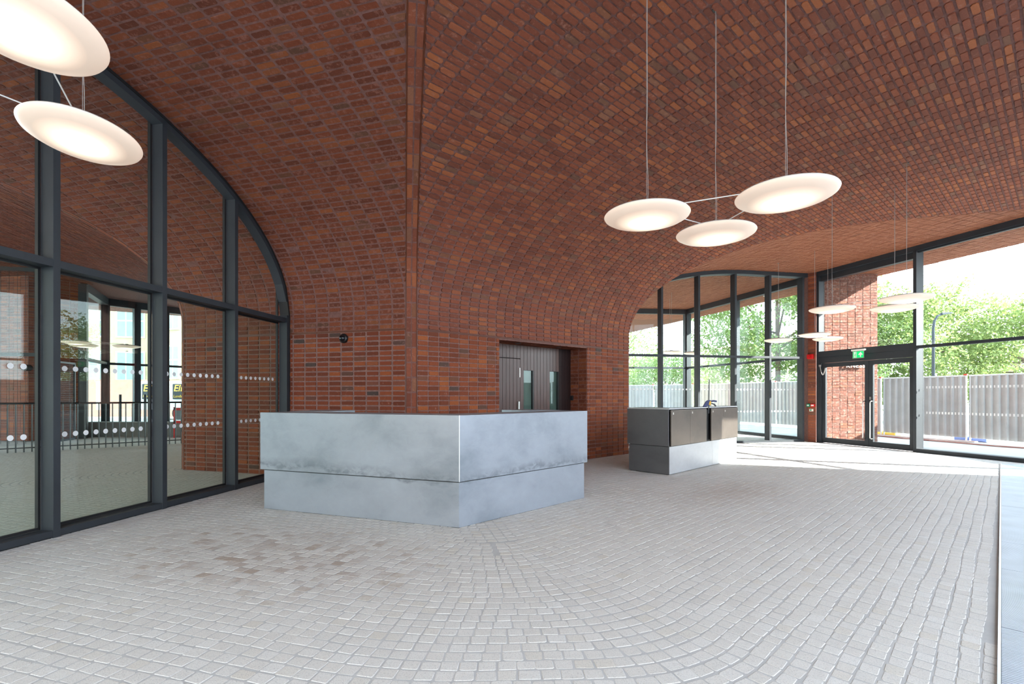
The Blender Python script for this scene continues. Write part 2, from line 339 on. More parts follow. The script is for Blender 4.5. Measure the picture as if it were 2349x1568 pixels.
# ---- vault brickwork
def vault(name, W, Ga, offa, Gb, offb, dmax, pitch, label, mat, mortar, joint=.013, bj=.019, tmin=None, tmax=None, keep=None, nind=300, org=0., hi=.008, a0=.02, extra=None, ins=.0035, rad=.009):
    bh = .0755; qs = []; ns = []; ok = []; back = []
    amax = STOT+(dmax-VA); na = int((amax-a0)/bh)
    for c in range(na):
        aa, ab = a0+c*bh, a0+(c+1)*bh; (da, db), (za, zb) = arc([aa, ab])
        lo = [tclip(W, Ga, offa, x) if Ga else tmin for x in (da, db)]; hi_ = [tclip(W, Gb, offb, x) if Gb else tmax for x in (da, db)]
        lo = [max(x, tmin) if tmin is not None else x for x in lo]; hi_ = [min(x, tmax) if tmax is not None else x for x in hi_]
        if extra: hi_ = [min(h_, tclip(W, extra, 0, x)) for h_, x in zip(hi_, (da, db))]
        if min(hi_[0]-lo[0], hi_[1]-lo[1]) < .02: continue
        g = [W.pt(lo[0], da), W.pt(hi_[0], da), W.pt(hi_[1], db), W.pt(lo[1], db)]
        back.append([(*g[0], za), (*g[1], za), (*g[2], zb), (*g[3], zb)])
        (dda, ddb), (zza, zzb) = arc([aa+bj/2, ab-bj/2])
        tg = np.array([ddb-dda, zzb-zza]); tg /= np.linalg.norm(tg)
        nn = np.array([W.n[0]*tg[1], W.n[1]*tg[1], -tg[0]])
        for k in range(math.floor((min(lo)-org)/pitch), math.ceil((max(hi_)-org)/pitch)):
            x0, x1 = org+k*pitch+joint/2, org+(k+1)*pitch-joint/2
            q0, q1 = max(x0, lo[0]+.004), min(x1, hi_[0]-.004); q3, q2 = max(x0, lo[1]+.004), min(x1, hi_[1]-.004)
            if q1-q0 < .012 or q2-q3 < .012: continue
            pm = W.pt((q0+q1+q2+q3)/4, (dda+ddb)/2)
            if keep and not keep(pm): continue
            a_, b_, c_, d_ = W.pt(q0, dda), W.pt(q1, dda), W.pt(q2, ddb), W.pt(q3, ddb)
            qs.append([(*a_, zza), (*b_, zza), (*c_, zzb), (*d_, zzb)]); ns.append(nn); ok.append(1)
    o = flush(name, back, mortar, None, 'structure', label)
    bricks(o, 'brick', qs, ns, mat, nind, ok=ok, hi=hi, ins=ins, rad=rad)
    return o
infr = lambda p: p[1] > 2.2 and abs(p[0]) < p[1]*1.30+.6
DOUT = 10.4
v1 = vault('ceiling', S1, G0, HB, G1, -HB, 9.3, .225, 'dark red brick vault over the counter, left of the ridge', M['brick'], M['mortar'], joint=.026, bj=.021, keep=infr, org=tL, hi=.005)
GS = (S3.pt(0, 8.6), None, S3.n)
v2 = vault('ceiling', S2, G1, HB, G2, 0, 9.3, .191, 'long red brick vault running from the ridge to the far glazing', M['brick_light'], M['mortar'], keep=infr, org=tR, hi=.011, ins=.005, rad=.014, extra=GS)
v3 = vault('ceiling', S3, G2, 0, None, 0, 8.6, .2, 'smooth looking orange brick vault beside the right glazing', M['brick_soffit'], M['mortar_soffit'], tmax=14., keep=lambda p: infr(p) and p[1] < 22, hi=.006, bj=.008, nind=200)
v0 = vault('ceiling', S0, None, 0, G0, -HB, 12.5, .225, 'brick vault over the outer court beyond the arched glazing', M['brick'], M['mortar'], tmin=-12, keep=lambda p: infr(p) and p[1] < 15, hi=.006, nind=120)
# ---- ridge rib (groin) of lengthwise bricks with sealant either side
def rib(G, Wa, label, nind):
    P, bb, e = G; s_ = np.linspace(0, 7.5, 260)
    def surf(off, s):   # point on the vault at an offset from the groin plane
        p = P+bb*s+e*off; d = (p-P)@Wa.n if off < 0 else None
        return p
    Wn = Wa
    def path(off):
        base = P+e*off; d0 = (base-P)@Wa.n if off <= 0 else 0
        pts = []
        # vertical run
        sgn = -1 if off < 0 else 1
        n = Wa.n
        # start where the surface of Wa meets the offset plane (mirror for the other side)
        sstart = (-(e*(-abs(off)))@n)/(bb@n)
        for z in np.linspace(0, SPR, 12): pts.append((*(P+e*off+bb*sstart), z))
        for a in np.concatenate([np.linspace(0.02, 3, 60), np.linspace(3.1, 10.5, 80)]):
            d, z = arc(a); s = (d-(e*(-abs(off)))@n)/(bb@n); pts.append((*(P+e*off+bb*s), float(z)))
        return np.array(pts)
    Lp, Rp = path(-HB), path(HB); cen = (Lp+Rp)/2
    back = [[Lp[i], Rp[i], Rp[i+1], Lp[i+1]] for i in range(len(Lp)-1)]
    o = flush('trim_1', back, M['mortar'], None, 'structure', label)
    cl = np.concatenate([[0], np.cumsum(np.linalg.norm(np.diff(cen, axis=0), axis=1))])
    def at(l): return np.array([np.interp(l, cl, cen[:, k]) for k in range(3)])
    e3 = np.array([*e, 0.]); qs = []; ns = []; l = .01
    while l < cl[-1]-.25:
        lb = l+.205
        a, b_ = at(l), at(lb); tg = (b_-a)/np.linalg.norm(b_-a); nn = np.cross(e3, tg); nn = nn if nn@(np.array([0,0,EYE])-a) > 0 else -nn
        for o0, o1 in ((-.071, -.008), (.008, .071)):
            qs.append([a+e3*o0, b_+e3*o0, b_+e3*o1, a+e3*o1]); ns.append(nn)
        l += .225
    bricks(o, 'brick', qs, ns, M['brick_light'], nind, hi=.004, rad=.003)
    for off in (-.079, .079):
        m_ = MB(); m_.tube([tuple(p) for p in cen+e3*off], .0095, 5); m_.build('sealant_joint', M['sealant'], o)
    return o
rib(G1, S1, 'pale lengthwise brick rib down the ridge between two vaults', 60)
rib(G0, S0, 'lengthwise brick rib at the core corner in the outer court', 0)
# horizontal joint line of sealant
for W, a, b, nm in ((S1, tP0, tL, 'left'), (S2, tR, T2, 'centre')):
    m_ = MB(); m_.obox(W.pt(0, 0), W.d, a, b, -.010, .03, SPR-.003, SPR+.0225); o = m_.build('sealant_joint', M['sealant'], w1 if W is S1 else w2)
# ------------------------------------------------------------------ timber doorway recess in the centre wall
ta, tb, rz, rd_ = 1.705, 4.03, 2.27, .46
d2 = Wall(S2.P, A2)
qs = []; ns = []
for c in range(30):     # right reveal bricks
    za, zb = c*SPR/30+.006, (c+1)*SPR/30-.006
    if za > rz-.02: continue
    zb = min(zb, rz)
    for i in range(2):
        A, B = S2.pt(tb, -.008-i*.226), S2.pt(tb, -.216-i*.226); qs.append([(*A, za), (*B, za), (*B, zb), (*A, zb)]); ns.append([*(-S2.d), 0.])
mm = [[(*S2.pt(tb,0),0), (*S2.pt(tb,-rd_),0), (*S2.pt(tb,-rd_),rz), (*S2.pt(tb,0),rz)], [(*S2.pt(ta,0),0), (*S2.pt(ta,-rd_),0), (*S2.pt(ta,-rd_),rz), (*S2.pt(ta,0),rz)],
      [(*S2.pt(ta,0),rz), (*S2.pt(tb,0),rz), (*S2.pt(tb,-rd_),rz), (*S2.pt(ta,-rd_),rz)]]
rv = flush('trim_2', mm, M['mortar'], None, 'structure', 'brick reveals around the recessed timber doorway')
for i in range(12):
    for j in range(2):
        a_, b_ = ta+i*.1938+.006, ta+(i+1)*.1938-.006; A, B, C_, D_ = S2.pt(a_, -.01-j*.226), S2.pt(b_, -.01-j*.226), S2.pt(b_, -.22-j*.226), S2.pt(a_, -.22-j*.226)
        qs.append([(*A, rz), (*B, rz), (*C_, rz), (*D_, rz)]); ns.append([0,0,-1.])
bricks(rv, 'brick', qs, ns, M['brick'], 80, hi=.006)
dn = -rd_+.03
for t_ in (.62, 1.7):
    m_ = MB(); c_ = S2.pt(ta+t_, -.2); m_.lathe([(0,-.001),(.05,-.001),(.055,.004),(.055,.02)], (*c_, rz-.012), 20); m_.build('downlight', M['black'], rv)
dd = empty('door_2', (*S2.pt((ta+tb)/2, -rd_), 0)); tag(dd, 'dark stained vertical boarded timber doors in a brick recess', 'door', kind='structure')
def sbox(mb, t0, t1, d0, d1, z0, z1): mb.obox(S2.P, S2.d, t0, t1, -d1, -d0, z0, z1)
m_ = MB(); sbox(m_, ta, tb, -rd_-.05, -rd_-.04, 0, rz); m_.build('door_lining', M['timber_dark'], dd)
nb = 26; bw = (tb-ta)/nb
_sp = lambda px: (px-CX)/F
def rt(px): u = _sp(px); P_ = S2.pt(0, -.44); return (u*P_[1]-P_[0])/(S2.d[0]-u*S2.d[1])
v0, v1a, v1b, v2a, v2b = [round((rt(x)-ta)/bw) for x in (1191, 1200, 1224, 1264, 1284.5)]
for i in range(nb):
    a_, b_ = ta+i*bw+.003, ta+(i+1)*bw-.003
    spans = [(.005, rz-.01)]
    if i < v0: spans = [(.005, 2.0), (2.012, rz-.01)]
    if v1a <= i < v1b or v2a <= i < v2b: spans = [(.005, .35), (1.79, rz-.01)]
    for z0, z1 in spans:
        m_ = MB(); sbox(m_, a_, b_, -rd_-.02, dn-.012, z0, z1); m_.build('board', M['timber'] if i < v2b else M['timber_dark'], dd, bevel=.002)
for i0, i1 in ((v1a, v1b), (v2a, v2b)):
    m_ = MB(); sbox(m_, ta+i0*bw+.004, ta+i1*bw-.004, -rd_-.012, -rd_-.006, .35, 1.79); m_.build('vision_panel', M['glass_green'], dd)
    m_ = MB(); sbox(m_, ta+i1*bw-.03, ta+i1*bw-.002, -rd_-.02, dn-.013, .35, 1.79); m_.build('panel_stop', M['black'], dd)
    m_ = MB(); sbox(m_, ta+i0*bw+.004, ta+i1*bw-.03, -rd_-.03, -rd_-.028, .35, 1.79); m_.build('panel_backing', plain('dim room beyond', (.12,.13,.12), .6), dd)
m_ = MB(); sbox(m_, rt(1186.5), rt(1189.5), dn-.01, dn+.03, 1.0, 1.19); m_.build('door_handle', M['chrome'], dd, bevel=.004)
m_ = MB(); sbox(m_, rt(1184), rt(1194), dn+.0, dn+.06, 1.0, 1.02); m_.build('door_handle', M['chrome'], dd, bevel=.004)
m_ = MB(); sbox(m_, rt(1191.2), rt(1192.4), dn-.01, dn+.002, 1.65, 1.83); m_.build('hinge', M['chrome'], dd)
m_ = MB(); c_ = S2.pt(tb-.002, -rd_+.07); m_.obox(c_, S2.d, -.03, .0, -.03, .05, 1.2, 1.3); tag(m_.build('door_entry_reader', M['black'], bevel=.004), 'small black entry reader on the right side of the timber doorway', 'reader')
# ------------------------------------------------------------------ floor: granite setts in rows that follow the core
gm = MB(); gm.add([(-13,1.0,0),(13,1.0,0),(13,30,0),(-13,30,0)], [(0,1,2,3)])
floor = tag(gm.build('floor', M['grout']), 'pale granite sett floor laid in rows that bend round the core', kind='structure')
gm = MB(); gm.add([(-60,-60,-.012),(60,-60,-.012),(60,90,-.012),(-60,90,-.012)], [(0,1,2,3)]); o = gm.build('ground', M['pave']); tag(o, 'pale paved ground around the building', kind='structure')
gm = MB(); gm.add([(-13,1.0,-.004),(13,1.0,-.004),(13,-14,-.004),(-13,-14,-.004)], [(0,1,2,3)]); tag(gm.build('floor', M['grout']), 'grey floor behind the viewpoint', kind='structure')
B0, B1, BM, B2, BN, B3 = -78., -17., 2., 44.6, 80., 108.
VV, V2 = V([-.25, 4.85]), V([4.3, 10.3])     # where the rows start to take an extra, intermediate course
def _bis(a, b): d = -(-dr(a)+dr(b)); return d/np.linalg.norm(d)
def nrm_(a): return V([math.sin(R(a)), -math.cos(R(a))])
CF = VV-_bis(B1, B2)*3.0; DV = (VV-CF)@nrm_(B1); offs0 = 0.
def isect(P, a, Q, b):
    A = np.array([[math.cos(R(a)), -math.cos(R(b))], [math.sin(R(a)), -math.sin(R(b))]]); k = np.linalg.solve(A, Q-P); return P+dr(a)*k[0]
DV2 = (V2-CF)@nrm_(B2)
def row_poly(d):
    """vertices and directions of the sett row at offset d"""
    L1 = CF+nrm_(B1)*d; L2 = CF+nrm_(B2)*d; Q0 = P0+nrm_(B1)*.0; 
    L0 = isect(P0, 222.9, L1, B1); pts = [L0-dr(B0)*9, L0]
    LM = VV+nrm_(BM)*(d-DV)
    if d > DV and (isect(LM, BM, L2, B2)-isect(L1, B1, LM, BM))@dr(BM) > .3: LM = VV+nrm_(BM)*(d-DV); pts += [isect(L1, B1, LM, BM), isect(LM, BM, L2, B2)]
    else: pts += [isect(L1, B1, L2, B2)]
    if d > DV2: LN = V2+nrm_(BN)*(d-DV2); e = isect(L2, B2, LN, BN); g = isect(LN, BN, V2+nrm_(B3)*(d-DV2), B3); pts += [e, g, g+dr(B3)*9]
    else: g = isect(L2, B2, V2, (BN+B2)/2+90+8); pts += [g, g+dr(B3)*9]
    return pts
def segs_for(d):
    P = row_poly(d); out = []; cur = P[0]
    for i in range(1, len(P)-1):
        a = P[i]-P[i-1]; b_ = P[i+1]-P[i]; la, lb = np.linalg.norm(a), np.linalg.norm(b_); a = a/la; b_ = b_/lb
        ang = math.acos(max(-1, min(1, a@b_))); T = min(.42, la*.45, lb*.45)*1.0; r_ = T/max(1e-6, math.tan(ang/2))
        cr_s = a[0]*b_[1]-a[1]*b_[0]; s0_, s1_ = P[i]-a*T, P[i]+b_*T
        if abs(cr_s) < 1e-4 or T < .04: out.append(('l', cur, P[i])); cur = P[i]; continue
        n_ = V([-a[1], a[0]])*(1 if cr_s > 0 else -1); O = s0_+n_*r_
        out.append(('l', cur, s0_)); a0_ = math.degrees(math.atan2(*(s0_-O)[::-1])); out.append(('a', O, r_, a0_, math.degrees(ang)*(1 if cr_s > 0 else -1))); cur = s1_
    out.append(('l', cur, P[-1])); return out
MA, MBp = V([2.19, 2.20]), V([9.29, 9.27]); md = (MBp-MA)/np.linalg.norm(MBp-MA); mn = V([md[1], -md[0]])   # mat edge
qs = []; RW = .083
RP = V([9.277, 11.21]); rdv = dr(108.0); rnv = V([rdv[1], -rdv[0]])     # right glazing line and its outward normal
def floor_ok(p):
    if p[1] < 1.75 or p[1] > 17 or abs(p[0]) > p[1]*1.16+.4: return False
    if (p-MA)@mn > -.01 and (p-MA)@md < np.linalg.norm(MBp-MA)+.05: return False
    if (p-RP)@rnv > -.12: return False
    if max((p-S1.P)@S1.n, (p-S2.P)@S2.n, (p-S3.P)@S3.n) < .0 and p[0] > -5.9: return False
    return True
for r in range(110):
    d = -.6+r*RW+RW/2; h = RW/2-.0042
    carry = rnd.random()*.09
    for sg in segs_for(d):
        if sg[0] == 'l':
            A, B = sg[1:]; Ln = np.linalg.norm(B-A)
            if Ln < .05: continue
            dv = (B-A)/Ln; n_ = V([dv[1], -dv[0]]); x = 0.
            n = max(1, round(Ln/.096)); cuts_ = np.linspace(0, Ln, n+1); cuts_[1:-1] += nrng.uniform(-.007, .007, n-1)+(0)
            for k in range(n):
                x, x1 = cuts_[k], cuts_[k+1]; p = A+dv*(x+x1)/2
                if not floor_ok(p): continue
                g = .0038; wv = .004*math.sin(p[0]*5+r*.7)+.003*math.sin(p[1]*9)
                qs.append([A+dv*(x+g)+n_*(-h+wv), A+dv*(x1-g)+n_*(-h+wv), A+dv*(x1-g)+n_*(h+wv), A+dv*(x+g)+n_*(h+wv)])
        else:
            O, rr, a0_, da_ = sg[1:]; n = max(1, round(rr*R(abs(da_))/.096)); st = da_/n; sgn = 1 if da_ > 0 else -1
            for k in range(n):
                am = a0_+(k+.5)*st; p = O+dr(am)*rr
                if not floor_ok(p): continue
                g = math.degrees(.0038/max(rr, .05))*sgn; aa, ab = a0_+k*st+g, a0_+(k+1)*st-g
                qs.append([O+dr(aa)*(rr-h*sgn), O+dr(ab)*(rr-h*sgn), O+dr(ab)*(rr+h*sgn), O+dr(aa)*(rr+h*sgn)])
qs = np.array([[(*p, 0.) for p in q] for q in qs]); qs[:, :, 2] += nrng.uniform(0.0002, .0012, (len(qs), 4))
def desk_floor(p): return 1.
bricks(floor, 'sett', qs, np.tile([0,0,1.], (len(qs), 1)), M['sett'], 300, hi=.0013, low=.0004, rad=.0065, ins=.0042, jit=.0025, rough_h=.0004)
# expansion strip in the floor
a, b_ = fl(1640, 1040), fl(2196, 1059); dv = (b_-a)/np.linalg.norm(b_-a)
m_ = MB(); m_.obox(a, dv, 0, np.linalg.norm(b_-a), -.006, .006, .0, .0095); tag(m_.build('trim_3', M['chrome']), 'thin metal expansion strip across the far floor', kind='structure')
# ribbed entrance mat
mat_o = empty('entrance_mat', (*MA, 0)); tag(mat_o, 'ribbed metal entrance matting let into the floor at the right', 'mat')
ML = float(np.linalg.norm(MBp-MA)); edgeC = (.72,.74,.77)
M['matrib'] = plain('pale aluminium mat rib', (.47,.52,.60), .45, .3); M['matgap'] = plain('grey mat wiper', (.13,.15,.18), .8)
m_ = MB(); m_.obox(MA, md, -1.6, ML, -.012, .0, -.01, .016); m_.build('mat_edge', plain('bright mat edge', edgeC, .35, .5), mat_o)
m_ = MB(); m_.obox(MA, md, ML-.012, ML, -1.3, -.012, -.01, .014); m_.build('mat_edge', plain('bright mat edge', edgeC, .35, .5), mat_o)
cuts = [-1.6, .0, .75, 2.05, 3.0, 5.0, 7.2, ML-.012]
for i in range(len(cuts)-1):
    a, b_ = cuts[i]+.004, cuts[i+1]-.004; m_ = MB(); m_.obox(MA, md, a, b_, -1.3, -.012, -.008, .006); pn = m_.build('mat_panel', M['matgap'], mat_o)
    m_ = MB(); x = a
    while x < b_-.012: m_.obox(MA, md, x, x+.0135, -1.3, -.014, .006, .0125); x += .0205
    rb = m_.build('mat_ribs', M['matrib'], pn); rb['kind'] = 'stuff'
# ------------------------------------------------------------------ glazed screens
def seg(P, d, s0, s1, o0, o1, z0, z1, name, mat, parent, bev=.0): m_ = MB(); m_.obox(P, d, s0, s1, o0, o1, z0, z1); return m_.build(name, mat, parent, bevel=bev)
def pane(P, d, s0, s1, o, zb, ztopf, parent, n=1, name='pane', mat=None):
    """glass sheet whose top follows ztopf(s)"""
    k = max(1, n); ss = np.linspace(s0, s1, k+1); m_ = MB(); nn = V([-d[1], d[0]])
    A = [P+d*s+nn*o for s in ss]; B = [P+d*s+nn*(o+.012) for s in ss]; zt = [max(zb+.01, float(ztopf(s))) for s in ss]
    for i in range(k): m_.box8([(*A[i],zb),(*A[i+1],zb),(*B[i+1],zb),(*B[i],zb),(*A[i],zt[i]),(*A[i+1],zt[i+1]),(*B[i+1],zt[i+1]),(*B[i],zt[i])])
    # drop inner end faces so the sheet reads as one
    m_.f = [f for j, f in enumerate(m_.f) if not ((j % 6 == 3 and j//6 < k-1) or (j % 6 == 5 and j//6 > 0))]
    return m_.build(name, mat or M['glass'], parent)
def head_curve(P, d, s0, s1, o0, o1, zf, th, name, mat, parent, n=40):
    nn = V([-d[1], d[0]]); m_ = MB(); ss = np.linspace(s0, s1, n+1); ps = np.array([[s, float(zf(s))] for s in ss]); vs = []
    for i, (s, z) in enumerate(ps):
        t = ps[min(i+1, n)]-ps[max(i-1, 0)]; t /= np.linalg.norm(t); q = V([s, z])+V([t[1], -t[0]])*th
        q[0] = min(max(q[0], min(s0, s1)), max(s0, s1)) if 0 < i < n or True else q[0]
        for (a, zz) in ((s, z), (q[0], q[1])):
            for o_ in (o0, o1): vs.append((*(P+d*a+nn*o_), zz))
    fs = []
    for i in range(n):
        a = i*4; b_ = a+4; fs += [(a,a+1,b_+1,b_), (a+2,b_+2,b_+3,a+3), (a,b_,b_+2,a+2), (a+1,a+3,b_+3,b_+1)]
    fs += [(0,2,3,1), (n*4,n*4+1,n*4+3,n*4+2)]
    m_.add(vs, fs); return m_.build(name, mat, parent)
# --- window_1, the arched screen at the left.  room-face line through A, o > 0 is outward (left)
GA = fl(122.4, 1234.3); GC = fl(539.1, 1124); gd = (GC-GA)/np.linalg.norm(GC-GA)
Mx = np.array([[-S1.d[0], gd[0]], [-S1.d[1], gd[1]]]); sl = np.linalg.solve(np.array([[S1.d[0], -gd[0]], [S1.d[1], -gd[1]]]), GA-S1.P); sD = sl[1]
def ztop1(s):
    p = GA+gd*s; return float(zprof(max(0, (p-S1.P)@S1.n)))-.01 if (p-S1.P)@S1.n > .0 else Z0
win1 = empty('window_1', (*GA, 0)); tag(win1, 'arched slate grey glazed screen at the left with three tall mullions', 'window', kind='structure')
sp1 = np.linalg.norm(GC-GA)/2; muls = [-3*sp1, -2*sp1, -sp1, 0, sp1, 2*sp1]
TZ0, TZ1 = 2.475, 2.545; mw = .062
for s in muls: seg(GA, gd, s, s+mw, 0, .14, 0, ztop1(s)-.02, 'mullion', M['frame'], win1, .002)
edges = [(muls[i]+mw, muls[i+1]) for i in range(len(muls)-1)]+[(muls[-1]+mw, sD-.09)]
for a, b_ in edges:
    seg(GA, gd, a, b_, .004, .14, .012, .072, 'sill', M['frame'], win1, .002)
    seg(GA, gd, a, b_, .0, .14, TZ0, TZ1, 'transom', M['frame'], win1, .002)
    seg(GA, gd, a, b_, .14, .165, .072, .095, 'gasket', M['gasket'], win1)
    seg(GA, gd, a, b_, .14, .165, TZ0-.02, TZ1+.02, 'gasket', M['gasket'], win1)
    for s in (a, b_-.022): seg(GA, gd, s, s+.022, .14, .175, .072, ztop1(s)-.05, 'gasket', M['gasket'], win1)
    pane(GA, gd, a, b_, .165, .08, lambda s: TZ0+.02, win1, mat=M['glass_green'])
    pane(GA, gd, a, b_, .165, TZ1-.01, lambda s: ztop1(s)-.06, win1, n=8)
seg(GA, gd, muls[0]-.0, sD, .02, .13, 0, .012, 'sill_shadow', M['gasket'], win1)
seg(GA, gd, sD-.075, sD-.02, 0, .14, 0, Z0, 'jamb', M['frame'], win1); seg(GA, gd, sD-.02, sD+.01, -.01, .15, 0, Z0, 'jamb_packer', M['gasket'], win1)
head_curve(GA, gd, muls[0], sD-.0, -.006, .15, lambda s: ztop1(s)+.0, .03, 'arch_head', M['gasket'], win1, 70)
head_curve(GA, gd, muls[0], sD-.035, 0, .14, lambda s: ztop1(s)-.035, .062, 'arch_frame', M['frame'], win1, 70)
dotm = MB(); dotm.add([(0,0,0)]+[(.0255*math.cos(2*math.pi*k/24), 0, .0255*math.sin(2*math.pi*k/24)) for k in range(24)], [(0,1+k,1+(k+1)%24) for k in range(24)]); dotme = dotm.mesh('dot', M['dot'])
def dots(P, d, o, s0, s1, z, parent, step=.1, me=dotme):
    nn = V([-d[1], d[0]]); n = int((s1-s0-.04)/step); s = s0+.06
    while s < s1-.03:
        o_ = link('dot', me, None, parent); p = P+d*s+nn*o; o_.matrix_basis = Matrix.Translation((*p, z)) @ Matrix.Rotation(math.atan2(d[1], d[0]), 4, 'Z'); s += step
for a, b_ in edges[1:]:
    for z in (1.56, .93): dots(GA, gd, .160, a, b_, z, win1)
# --- window_2, the far screen
FA = fl(1848.4, 1012.8); fd = dr(11.0); fn = V([-fd[1], fd[0]])
win2 = empty('window_2', (*FA, 0)); tag(win2, 'tall far glazed screen of five bays behind the second counter', 'window', kind='structure')
def ztop2(s):
    p = FA+fd*s; return float(zprof(max(0., (p-P2)@S3.n)))-.01
fm = [-(1.13*k)-.08 for k in range(0, 7)]
def s_at(P, d, px):
    u = (px-CX)/F; return (u*P[1]-P[0])/(d[0]-u*d[1])
fm = [s_at(FA, fd, x) for x in (1843, 1767.5, 1688, 1604, 1519)]; fm += [fm[-1]-1.12, fm[-1]-2.24]
for i, s in enumerate(fm): seg(FA, fd, s-.03, s+.03, 0, .2, 0, ztop2(s)-.02, 'mullion', M['frame'], win2, .002)
for i in range(len(fm)-1):
    a, b_ = fm[i+1]+.03, fm[i]-.03
    seg(FA, fd, a, b_, .0, .2, .0, .06, 'sill', M['frame'], win2, .002); seg(FA, fd, a, b_, 0, .1, 2.335, 2.395, 'transom', M['frame'], win2, .002)
    pane(FA, fd, a, b_, .205, .06, lambda s: 2.36, win2); pane(FA, fd, a, b_, .205, 2.36, lambda s: ztop2(s)-.04, win2, n=6)
    if i < 5:
        for z in (1.47, .86): dots(FA, fd, .2, a, b_, z, win2, .105)
head_curve(FA, fd, fm[-1], .06, -.005, .22, lambda s: ztop2(s)+.02, .12, 'head', M['frame'], win2, 60)
# --- corner brick pier with its fin running outside
pA = fl(1853.5, 1012.6); pB = fl(1872, 1014)
def brick_faces(name, label, faces, mat, mortar, nind, zt, pitch=.225, top=True, box=None, cat=None):
    """faces: list of (P0, P1) seen left to right from outside the solid"""
    bh = SPR/30; qs = []; ns = []; back = []
    for A, B in faces:
        A, B = V(A), V(B); Ln = np.linalg.norm(B-A); d = (B-A)/Ln; n = [d[1], -d[0], 0.]
        back.append([(*A,0),(*B,0),(*B,zt),(*A,zt)])
        for c in range(int(zt/bh)):
            x = 0 if c % 2 == 0 else -pitch*.0
            while x < Ln-.02:
                x1 = min(x+pitch, Ln); a, b_ = A+d*(x+.006), A+d*(x1-.006)
                if x1-x > .03: qs.append([(*a,c*bh+.005),(*b_,c*bh+.005),(*b_,(c+1)*bh-.006),(*a,(c+1)*bh-.006)]); ns.append(n)
                x = x1
    o = flush(name, back, mortar, None, 'structure', label); bricks(o, 'brick', qs, ns, mat, nind, hi=.006, rad=.004); return o
pn_ = (pB-pA)/np.linalg.norm(pB-pA)
pC = pA+V([.06, .35]); finB = V([10.33, 13.78]); finC = V([10.45, 14.2])
pier = brick_faces('wall_corner', 'slim orange brick pier between the far glazing and the glass doors', [(pA, pB)], M['brick_light'], M['mortar'], 60, 4.74, .235)
fin0 = V([8.62, 13.78])
fin = brick_faces('wall_fin', 'sunlit pink brick fin wall standing outside the glass doors', [(fin0, finB), (finB, finC), (finC, V([8.6,14.2]))], M['brick_out'], M['mortar_pale'], 300, 4.74, .215)
m_ = MB(); m_.prism([pA+V([0,.02]), pB+V([0,.02]), fin0+V([.0,.02]), V([8.6,14.18]), pC+V([0,.1])], 0, 4.7); tag(m_.build('wall_core', M['mortar']), 'brick core of the corner pier', kind='structure')
# letters fixed to the fin wall above the door
tcu = bpy.data.curves.new('lettering', 'FONT'); tcu.body = 'KNESS'; tcu.size = .17; tcu.extrude = .01; tcu.space_character = 1.15
to = bpy.data.objects.new('lettering', tcu); COL.objects.link(to); tcu.materials.append(M['white'])
to.location = (9.40, 13.72, 2.09); to.rotation_euler = (R(90), 0, 0); tag(to, 'white raised sign letters on the fin wall behind the door head', 'lettering')
# --- window_3 + door_1, right glazing.  outward normal rnv ; obox's left-hand normal of direction -rdv
rd = -rdv; RO = RP        # direction towards the camera; left-hand normal of rd = (-rd_y, rd_x)
def rs(px): return s_at(RO, rd, px)
win3 = empty('window_3', (*RO, 0)); tag(win3, 'tall right hand glazed screen looking on the street hoarding', 'window', kind='structure')
ZT = 4.715
jam0 = rs(1873); m0 = rs(2094.3); bay = [m0, m0+.0]
mlist = [m0+.0, m0+3.6, m0+4.6]
sK = 4.75
seg(RO, rd, jam0, jam0+.07, 0, .2, 0, ZT-.1, 'jamb', M['frame'], win3, .002)
for s in (m0, m0+3.4): seg(RO, rd, s, s+.07, 0, .24, 0, ZT-.05, 'mullion', M['frame'], win3, .002)
seg(RO, rd, jam0, sK, 0, .24, ZT-.09, ZT+.03, 'head', M['frame'], win3); seg(RO, rd, jam0, m0, .06, .2, ZT-.24, ZT-.09, 'head', M['frame'], win3)
seg(RO, rd, m0+.07, sK, .05, .12, ZT-.13, ZT-.09, 'blind_box', M['frame'], win3)
seg(RO, rd, m0+.07, sK, 0, .1, 2.385, 2.45, 'transom', M['frame'], win3, .002); seg(RO, rd, m0+.07, sK, 0, .2, 0, .085, 'sill', M['frame'], win3, .002)
pane(RO, rd, m0+.07, m0+3.4, .21, .08, lambda s: 2.4, win3); pane(RO, rd, m0+.07, m0+3.4, .21, 2.42, lambda s: ZT-.05, win3)
pane(RO, rd, m0+3.47, sK, .21, .08, lambda s: ZT-.05, win3)
pane(RO, rd, jam0+.07, m0, .17, 2.5, lambda s: ZT-.1, win3)
barm = MB(); barm.add([(-.011,0,-.026),(.011,0,-.026),(.011,0,.026),(-.011,0,.026)], [(0,1,2,3)]); barme = barm.mesh('dot', M['dot'])
for z in (1.49, .91): dots(RO, rd, .205, m0+.1, m0+2.6, z, win3, .062, barme)
door = empty('door_1', (*(RO+rd*(jam0+m0)/2), 0)); tag(door, 'grey framed double glass exit doors with long steel pull handles', 'door', kind='structure')
seg(RO, rd, jam0+.07, m0, 0, .17, 2.37, 2.52, 'door_head', M['frame'], door, .003); seg(RO, rd, jam0+.07, m0, .03, .17, 2.20, 2.37, 'door_head', M['frame'], door, .003)
mid = rs(1989.5); q0 = jam0+.13
seg(RO, rd, jam0+.07, q0, .0, .17, 0, 2.2, 'jamb', M['frame'], door, .003)
